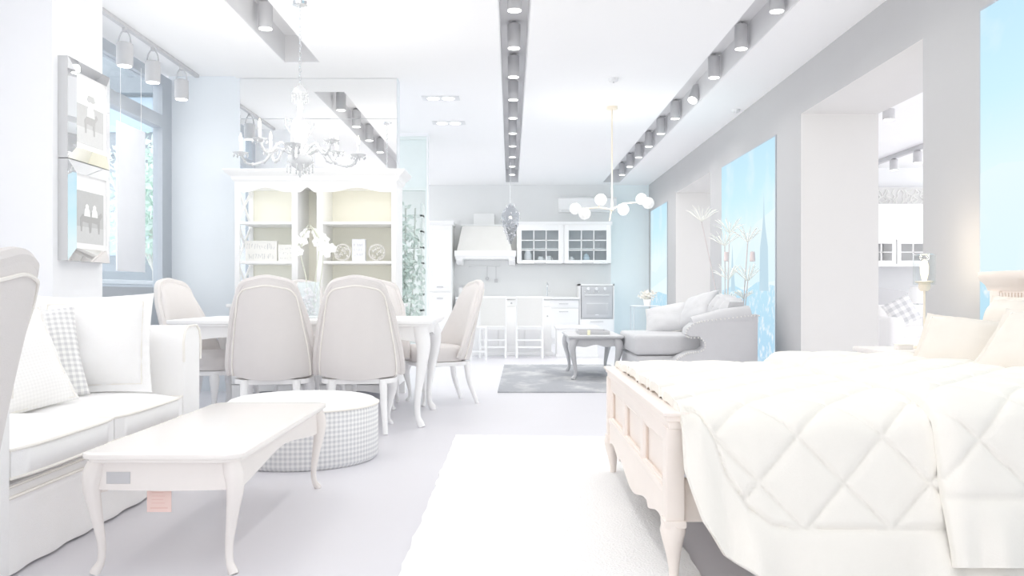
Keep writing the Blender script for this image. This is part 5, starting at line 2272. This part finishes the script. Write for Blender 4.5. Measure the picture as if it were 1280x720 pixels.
# backsplash rail with utensils
r = thing('utensil_rail', 'thin rail on the kitchen wall under the hood', 'rail', (P(605, 0, 16.55).x, 16.57, P(0, 333, 16.57).z))
b = MB()
b.tube([(-0.3, 0, 0), (0.3, 0, 0)], 0.006, 6)
b.build('bar', M_CHROME, r)
b = MB()
for x in (-0.28, 0.28):
    b.tube([(x, 0, 0), (x, 0.03, 0)], 0.006, 6)
b.build('bracket', M_CHROME, r)
for px, ln, lab in ((609, 0.2, 'left grey ladle hanging under the hood'), (620, 0.24, 'right grey spatula hanging under the hood')):
    rr = thing('ladle' if px == 609 else 'spatula', lab, 'utensil', (P(px, 0, 16.55).x, 16.555, P(0, 333, 16.57).z))
    b = MB()
    b.tube([(0, 0.0, -0.007), (0, 0, -ln)], 0.006, 6)
    b.build('handle', M_BLACK, rr)
    b = MB()
    if px == 609:
        b.ball((0, -0.0, -ln - 0.03), 0.035, u=12, v=8, sc=(1, 0.5, 1))
    else:
        b.box(-0.03, 0.03, -0.003, 0.003, -ln - 0.07, -ln, 0.002)
    b.build('head', M_BLACK, rr)
for k, px in enumerate((576, 585)):
    r = thing('spice_jar', '%s grey spice jar on the worktop left of the hood' % ('left', 'right')[k], 'jar', (P(px, 0, 16.3).x, 16.35, 0.87), 0, 'spice jars on the worktop')
    b = MB()
    b.lathe([(0.04, 0), (0.045, 0.02), (0.045, 0.16), (0.035, 0.18)], seg=14)
    b.build('body', M_WHITE, r)
    b = MB()
    b.lathe([(0.038, 0.18), (0.038, 0.23)], seg=14)
    b.build('lid', M_BLACK, r)

# air conditioner
r = thing('air_conditioner', 'white split air conditioner high on the kitchen wall', 'air conditioner', (P(734, 0, 16.5).x, 16.6, P(0, 265, 16.45).z))
b = MB()
b.prism([(0.0, 0.0), (-0.15, 0.0), (-0.2, 0.05), (-0.21, 0.25), (-0.17, 0.28), (0.0, 0.28)], 'x', -0.55, 0.55, bev=0.008)
b.build('casing', M_WHITE, r)
b = MB()
b.box(-0.5, 0.5, -0.19, -0.15, 0.004, 0.03, 0.004, M=Matrix.Rotation(0.0, 4, 'X'))
b.build('louvre', mat('light_grey_plastic', (232, 233, 234)), r)

# kitchen island
IY = 13.0
r = thing('kitchen_island', 'white kitchen island with drawers behind the two kitchen chairs', 'island', (P(640, 0, IY).x, IY + 0.35, 0))
q = lambda px: (px - 640) * IY / F
b = MB()
b.box(q(590), q(689), 0.0 - 0.33, 0.33, 0.06, 0.85, 0.004)
b.box(q(588), q(691), -0.35, 0.35, 0.0, 0.06, 0.006)
b.build('carcass', M_WHITE, r)
b = MB()
b.box(q(587), q(692), -0.38, 0.38, 0.856, 0.89, 0.006)
b.build('worktop', M_WHITE, r)
b = MB()
b.box(q(589), q(690), -0.34, 0.34, 0.85, 0.856)
b.build('gap_strip', M_SHADOWGAP, r, smooth=0)
for k in range(3):
    xa = q(591) + k * (q(689) - q(591)) / 3
    xb = xa + (q(689) - q(591)) / 3 - 0.015
    b = MB()
    b.box(xa, xb, -0.35, -0.331, 0.75, 0.84, 0.003)
    d_ = b.build('drawer', M_WHITE, r)
    b = MB()
    b.ball(((xa + xb) / 2, -0.36, 0.795), 0.014, u=8, v=6)
    b.build('knob', M_BLACK, d_)
    b = MB()
    b.box(xa, xb, -0.35, -0.331, 0.1, 0.735, 0.003)
    b.box(xa + 0.06, xb - 0.06, -0.356, -0.35, 0.16, 0.67, 0.003)
    d_ = b.build('door', M_WHITE, r)
    b = MB()
    b.ball((xb - 0.04, -0.36, 0.6), 0.013, u=8, v=6)
    b.build('knob', M_BLACK, d_)

# low white bench to the right of the island
r = thing('low_bench', 'low white storage bench right of the kitchen island', 'bench', (0.985, 12.9, 0))
b = MB()
b.box(-0.3, 0.3, -0.2, 0.2, 0.03, 0.42, 0.006)
b.build('box', M_WHITE, r)
b = MB()
b.box(-0.32, 0.32, -0.22, 0.22, 0.42, 0.46, 0.008)
b.build('seat_board', M_WHITE, r)
b = MB()
b.box(-0.31, 0.31, -0.21, 0.21, 0.0, 0.035, 0.004)
b.build('plinth', M_WHITE, r)


def kitchen_chair(label, px, yc, rz=0.0):
    r = thing('kitchen_chair', label, 'chair', (P(px, 0, yc - 0.2).x, yc, 0), rz, 'white kitchen chairs with beige backs')
    b = MB()
    b.thick(lambda u, v: Vector(((u - 0.5) * 0.36, -0.2 - 0.06 * v - 0.02 * math.sin(PI * u), 0.47 + 0.4 * v)),
            lambda u, v: Vector(((u - 0.5) * 0.36, -0.165 - 0.06 * v - 0.02 * math.sin(PI * u), 0.47 + 0.4 * v)), 10, 8)
    b.build('backrest', mat('beige_cane', (240, 239, 236), 0.8, 0.1, 0.02, 60), r)
    b = MB()
    b.box(-0.2, 0.2, -0.19, 0.21, 0.415, 0.46, 0.012)
    b.build('seat', M_WHITE, r)
    for x in (-0.185, 0.185):
        b = MB()
        b.tube(smooth_path([(x, -0.235, 0.0), (x, -0.18, 0.4), (x, -0.245, 0.89)], 5), 0.017, 8)
        b.build('rear_leg', M_WHITE, r)
        b = MB()
        b.tube([(x, 0.18, 0.0), (x * 0.97, 0.18, 0.42)], [0.014, 0.019], 8)
        b.build('front_leg', M_WHITE, r)
    for z in (0.15, 0.25):
        b = MB()
        b.box(-0.18, 0.18, -0.215, -0.195, z, z + 0.025, 0.003)
        b.build('rail', M_WHITE, r)
    b = MB()
    b.box(-0.2, 0.2, -0.26, -0.225, 0.87, 0.9, 0.008)
    b.build('top_rail', M_WHITE, r)
    return r


kitchen_chair('white kitchen chair with beige back, left of the two at the island', 616, 12.72)
kitchen_chair('white kitchen chair with beige back, right of the two at the island', 662, 12.72)
r = thing('stool', 'small white stool left of the kitchen chairs', 'stool', (P(597, 0, 11.9).x, 12.2, 0))
b = MB()
b.box(-0.13, 0.13, -0.13, 0.13, 0.45, 0.48, 0.008)
b.build('seat', M_WHITE, r)
for sx in (-1, 1):
    for sy in (-1, 1):
        b = MB()
        b.lathe([(0.012, 0), (0.018, 0.1), (0.013, 0.14), (0.02, 0.25), (0.015, 0.33), (0.02, 0.45)], (sx * 0.105, sy * 0.105, 0), 10)
        b.build('leg', M_WHITE, r)
b = MB()
for s in (-1, 1):
    b.tube([(-0.1, s * 0.105, 0.12), (0.1, s * 0.105, 0.12)], 0.009, 6)
b.build('stretcher', M_WHITE, r)

# ------------------------------------------------------------------ hall seen through the near opening
d = 14.0
r = thing('wall_unit', 'white wall unit with glazed doors in the room through the opening', 'cabinet', (P(1140, 0, d).x, 14.1, 0))
q = lambda px: (px - 1140) * d / F
zz = lambda py: P(0, py, d).z
b = MB()
b.box(q(1082), q(1198), -0.18, 0.19, zz(300), zz(262), 0.004)
b.build('upper_box', M_WHITE, r)
b = MB()
b.prism([(-0.25, zz(256)), (-0.24, zz(259)), (-0.19, zz(263)), (0.19, zz(263)), (0.19, zz(256))], 'x', q(1080), q(1200))
b.build('cornice', M_WHITE, r)
b = MB()
b.box(q(1082), q(1198), 0.16, 0.19, zz(333), zz(300))
b.box(q(1082), q(1198), -0.18, 0.19, zz(333), zz(330))
for px in (1082, 1113, 1196):
    b.box(q(px), q(px) + 0.05, -0.18, 0.16, zz(330), zz(300))
b.build('glazed_carcass', M_WHITE, r, smooth=0)
b = MB()
b.box(q(1083), q(1197), 0.145, 0.158, zz(330), zz(300))
b.build('lining', mat('pale_grey_lining', (217, 218, 219)), r, smooth=0)
for pa, pb in ((1085, 1112), (1123, 1153), (1158, 1194)):
    b = MB()
    for x0, x1, z0, z1 in ((q(pa) - 0.06, q(pa), zz(330), zz(300)), (q(pb), q(pb) + 0.06, zz(330), zz(300)), (q(pa), q(pb), zz(330), zz(326)), (q(pa), q(pb), zz(305), zz(300)),
                           ((q(pa) + q(pb)) / 2 - 0.01, (q(pa) + q(pb)) / 2 + 0.01, zz(326), zz(305)), (q(pa), q(pb), zz(316), zz(315))):
        b.box(x0, x1, -0.2, -0.182, z0, z1)
    b.build('door', M_WHITE, r, smooth=0)
b = MB()
b.box(q(1082), q(1198), 0.13, 0.19, 0.0, zz(333), 0.0)
b.build('grey_backboard', mat('grey_backboard', (212, 213, 214), 0.8), r, smooth=0)
r = thing('relief_panel', 'grey carved relief panel on top of the white wall unit through the opening', 'artwork', (P(1140, 0, d).x, 14.15, zz(256)))
b = MB()
z1 = zz(233) - zz(256)
b.box(q(1085), q(1195), -0.02, 0.02, 0, z1, 0.003)
b.build('board', mat('grey_relief', (219, 219, 218), 0.8, 0.1, 0.08, 9), r)
b = MB()
rnd = random.Random(3)
for k in range(26):
    x = q(1088) + k * (q(1192) - q(1088)) / 25
    pts = [(x + 0.06 * rnd.uniform(-1, 1), -0.022, 0.04 + (z1 - 0.08) * j / 4) for j in range(5)]
    b.tube(smooth_path(pts, 4), 0.012, 6)
b.build('carving', mat('pale_relief', (229, 229, 227), 0.8), r)


def hall_sofa():
    r = thing('white_armchair', 'white armchair in the room through the opening', 'armchair', (4.95, 10.5, 0))
    b = MB()
    b.box(-0.48, 0.48, -0.3, 0.3, 0.05, 0.42, 0.03)
    b.build('seat', M_FABRIC, r)
    b = MB()
    b.box(-0.36, 0.36, -0.28, 0.28, 0.4, 0.54, 0.04, seg=3)
    b.build('seat_cushion', M_FABRIC, r)
    for s in (-1, 1):
        b = MB()
        b.box(s * 0.42 - 0.09, s * 0.42 + 0.09, -0.38, 0.42, 0.03, 0.66, 0.05, seg=4)
        b.build('arm', M_FABRIC, r)
    b = MB()
    b.box(-0.4, 0.4, 0.24, 0.44, 0.05, 0.8, 0.06, seg=4)
    b.build('back', M_FABRIC, r)
    return r


hall_sofa()
r = thing('dark_armchair', 'black arched back sofa in the room through the opening', 'sofa', (5.45, 12.5, 0))
b = MB()
b.prism([(-0.7, 0.3), (-0.7, 0.8), (-0.45, 0.93), (-0.2, 1.0), (0.1, 1.02), (0.35, 0.98), (0.6, 0.88), (0.75, 0.78), (0.75, 0.3)], 'y', 0.2, 0.38, bev=0.03)
b.build('back', M_LEATHER, r)
b = MB()
b.box(-0.66, 0.7, -0.45, 0.22, 0.1, 0.45, 0.05)
b.build('seat', M_LEATHER, r)
for x in (-0.6, 0.62):
    for y in (-0.38, 0.3):
        b = MB()
        b.lathe([(0.02, 0), (0.035, 0.12), (0.03, 0.3)], (x, y, 0), 12)
        b.build('leg', M_BLACK, r)
pillow('hall_cushion', 'patterned grey and white cushion on the white armchair through the opening', 0.34, 0.34, 0.12,
       (4.72, 10.42, 0.72), (-0.3, -1, 0.3), 0.5, checks('diamond_check', (248, 248, 248), (214, 215, 217), 0.09), 0.0, 4, False)
# side table + lamp in the hall
r = thing('round_table', 'small grey side table behind the white armchair through the opening', 'table', (5.35, 11.35, 0))
b = MB()
b.lathe([(0.2, 0.58), (0.21, 0.59), (0.21, 0.61)], seg=24)
b.build('top', M_WHITE, r)
b = MB()
b.lathe([(0.14, 0.0), (0.13, 0.02), (0.025, 0.05), (0.02, 0.3), (0.03, 0.58)], seg=16)
b.build('pedestal', M_BLACK, r)
r = thing('shaded_lamp', 'white shaded lamp on the side table through the opening', 'lamp', (5.35, 11.35, 0.61))
b = MB()
b.lathe([(0.06, 0), (0.06, 0.02), (0.02, 0.05), (0.035, 0.12), (0.012, 0.2)], seg=16)
b.build('base', M_CRYSTAL, r)
b = MB()
b.lathe([(0.15, 0.2), (0.09, 0.42)], seg=24)
b.build('lamp_shade', M_WHITE, r)
# lighting in the hall
r = thing('hall_track', 'grey lighting track on the ceiling of the room through the opening', 'track', (5.75, 12.6, H))
b = MB()
b.box(-0.035, 0.035, -1.6, 1.35, -0.06, 0.0, 0.004)
b.build('rail', M_BLACK, r)
for yy, nm in ((12.95, 'far'), (12.2, 'near')):
    r = thing('hall_spotlight', '%s grey spotlight on the track in the room through the opening' % nm, 'spotlight', (5.75, yy, H - 0.061), 0, 'spotlights on the hall track')
    b = MB()
    b.lathe([(0.06, -0.17), (0.06, -0.02), (0.03, 0.0)], seg=18)
    b.build('housing', M_BLACK, r)
    b = MB()
    b.lathe([(0.05, -0.174), (0.051, -0.168)], seg=18)
    b.build('lens', M_LENS, r)
r = thing('hall_downlight', 'grey cylinder downlight on the ceiling just inside the right opening', 'ceiling light', (4.27, 9.75, H))
b = MB()
b.lathe([(0.065, -0.115), (0.065, 0.0)], seg=20)
b.build('housing', M_BLACK, r)
b = MB()
b.lathe([(0.055, -0.12), (0.056, -0.112)], seg=20)
b.build('lens', M_LENS, r)
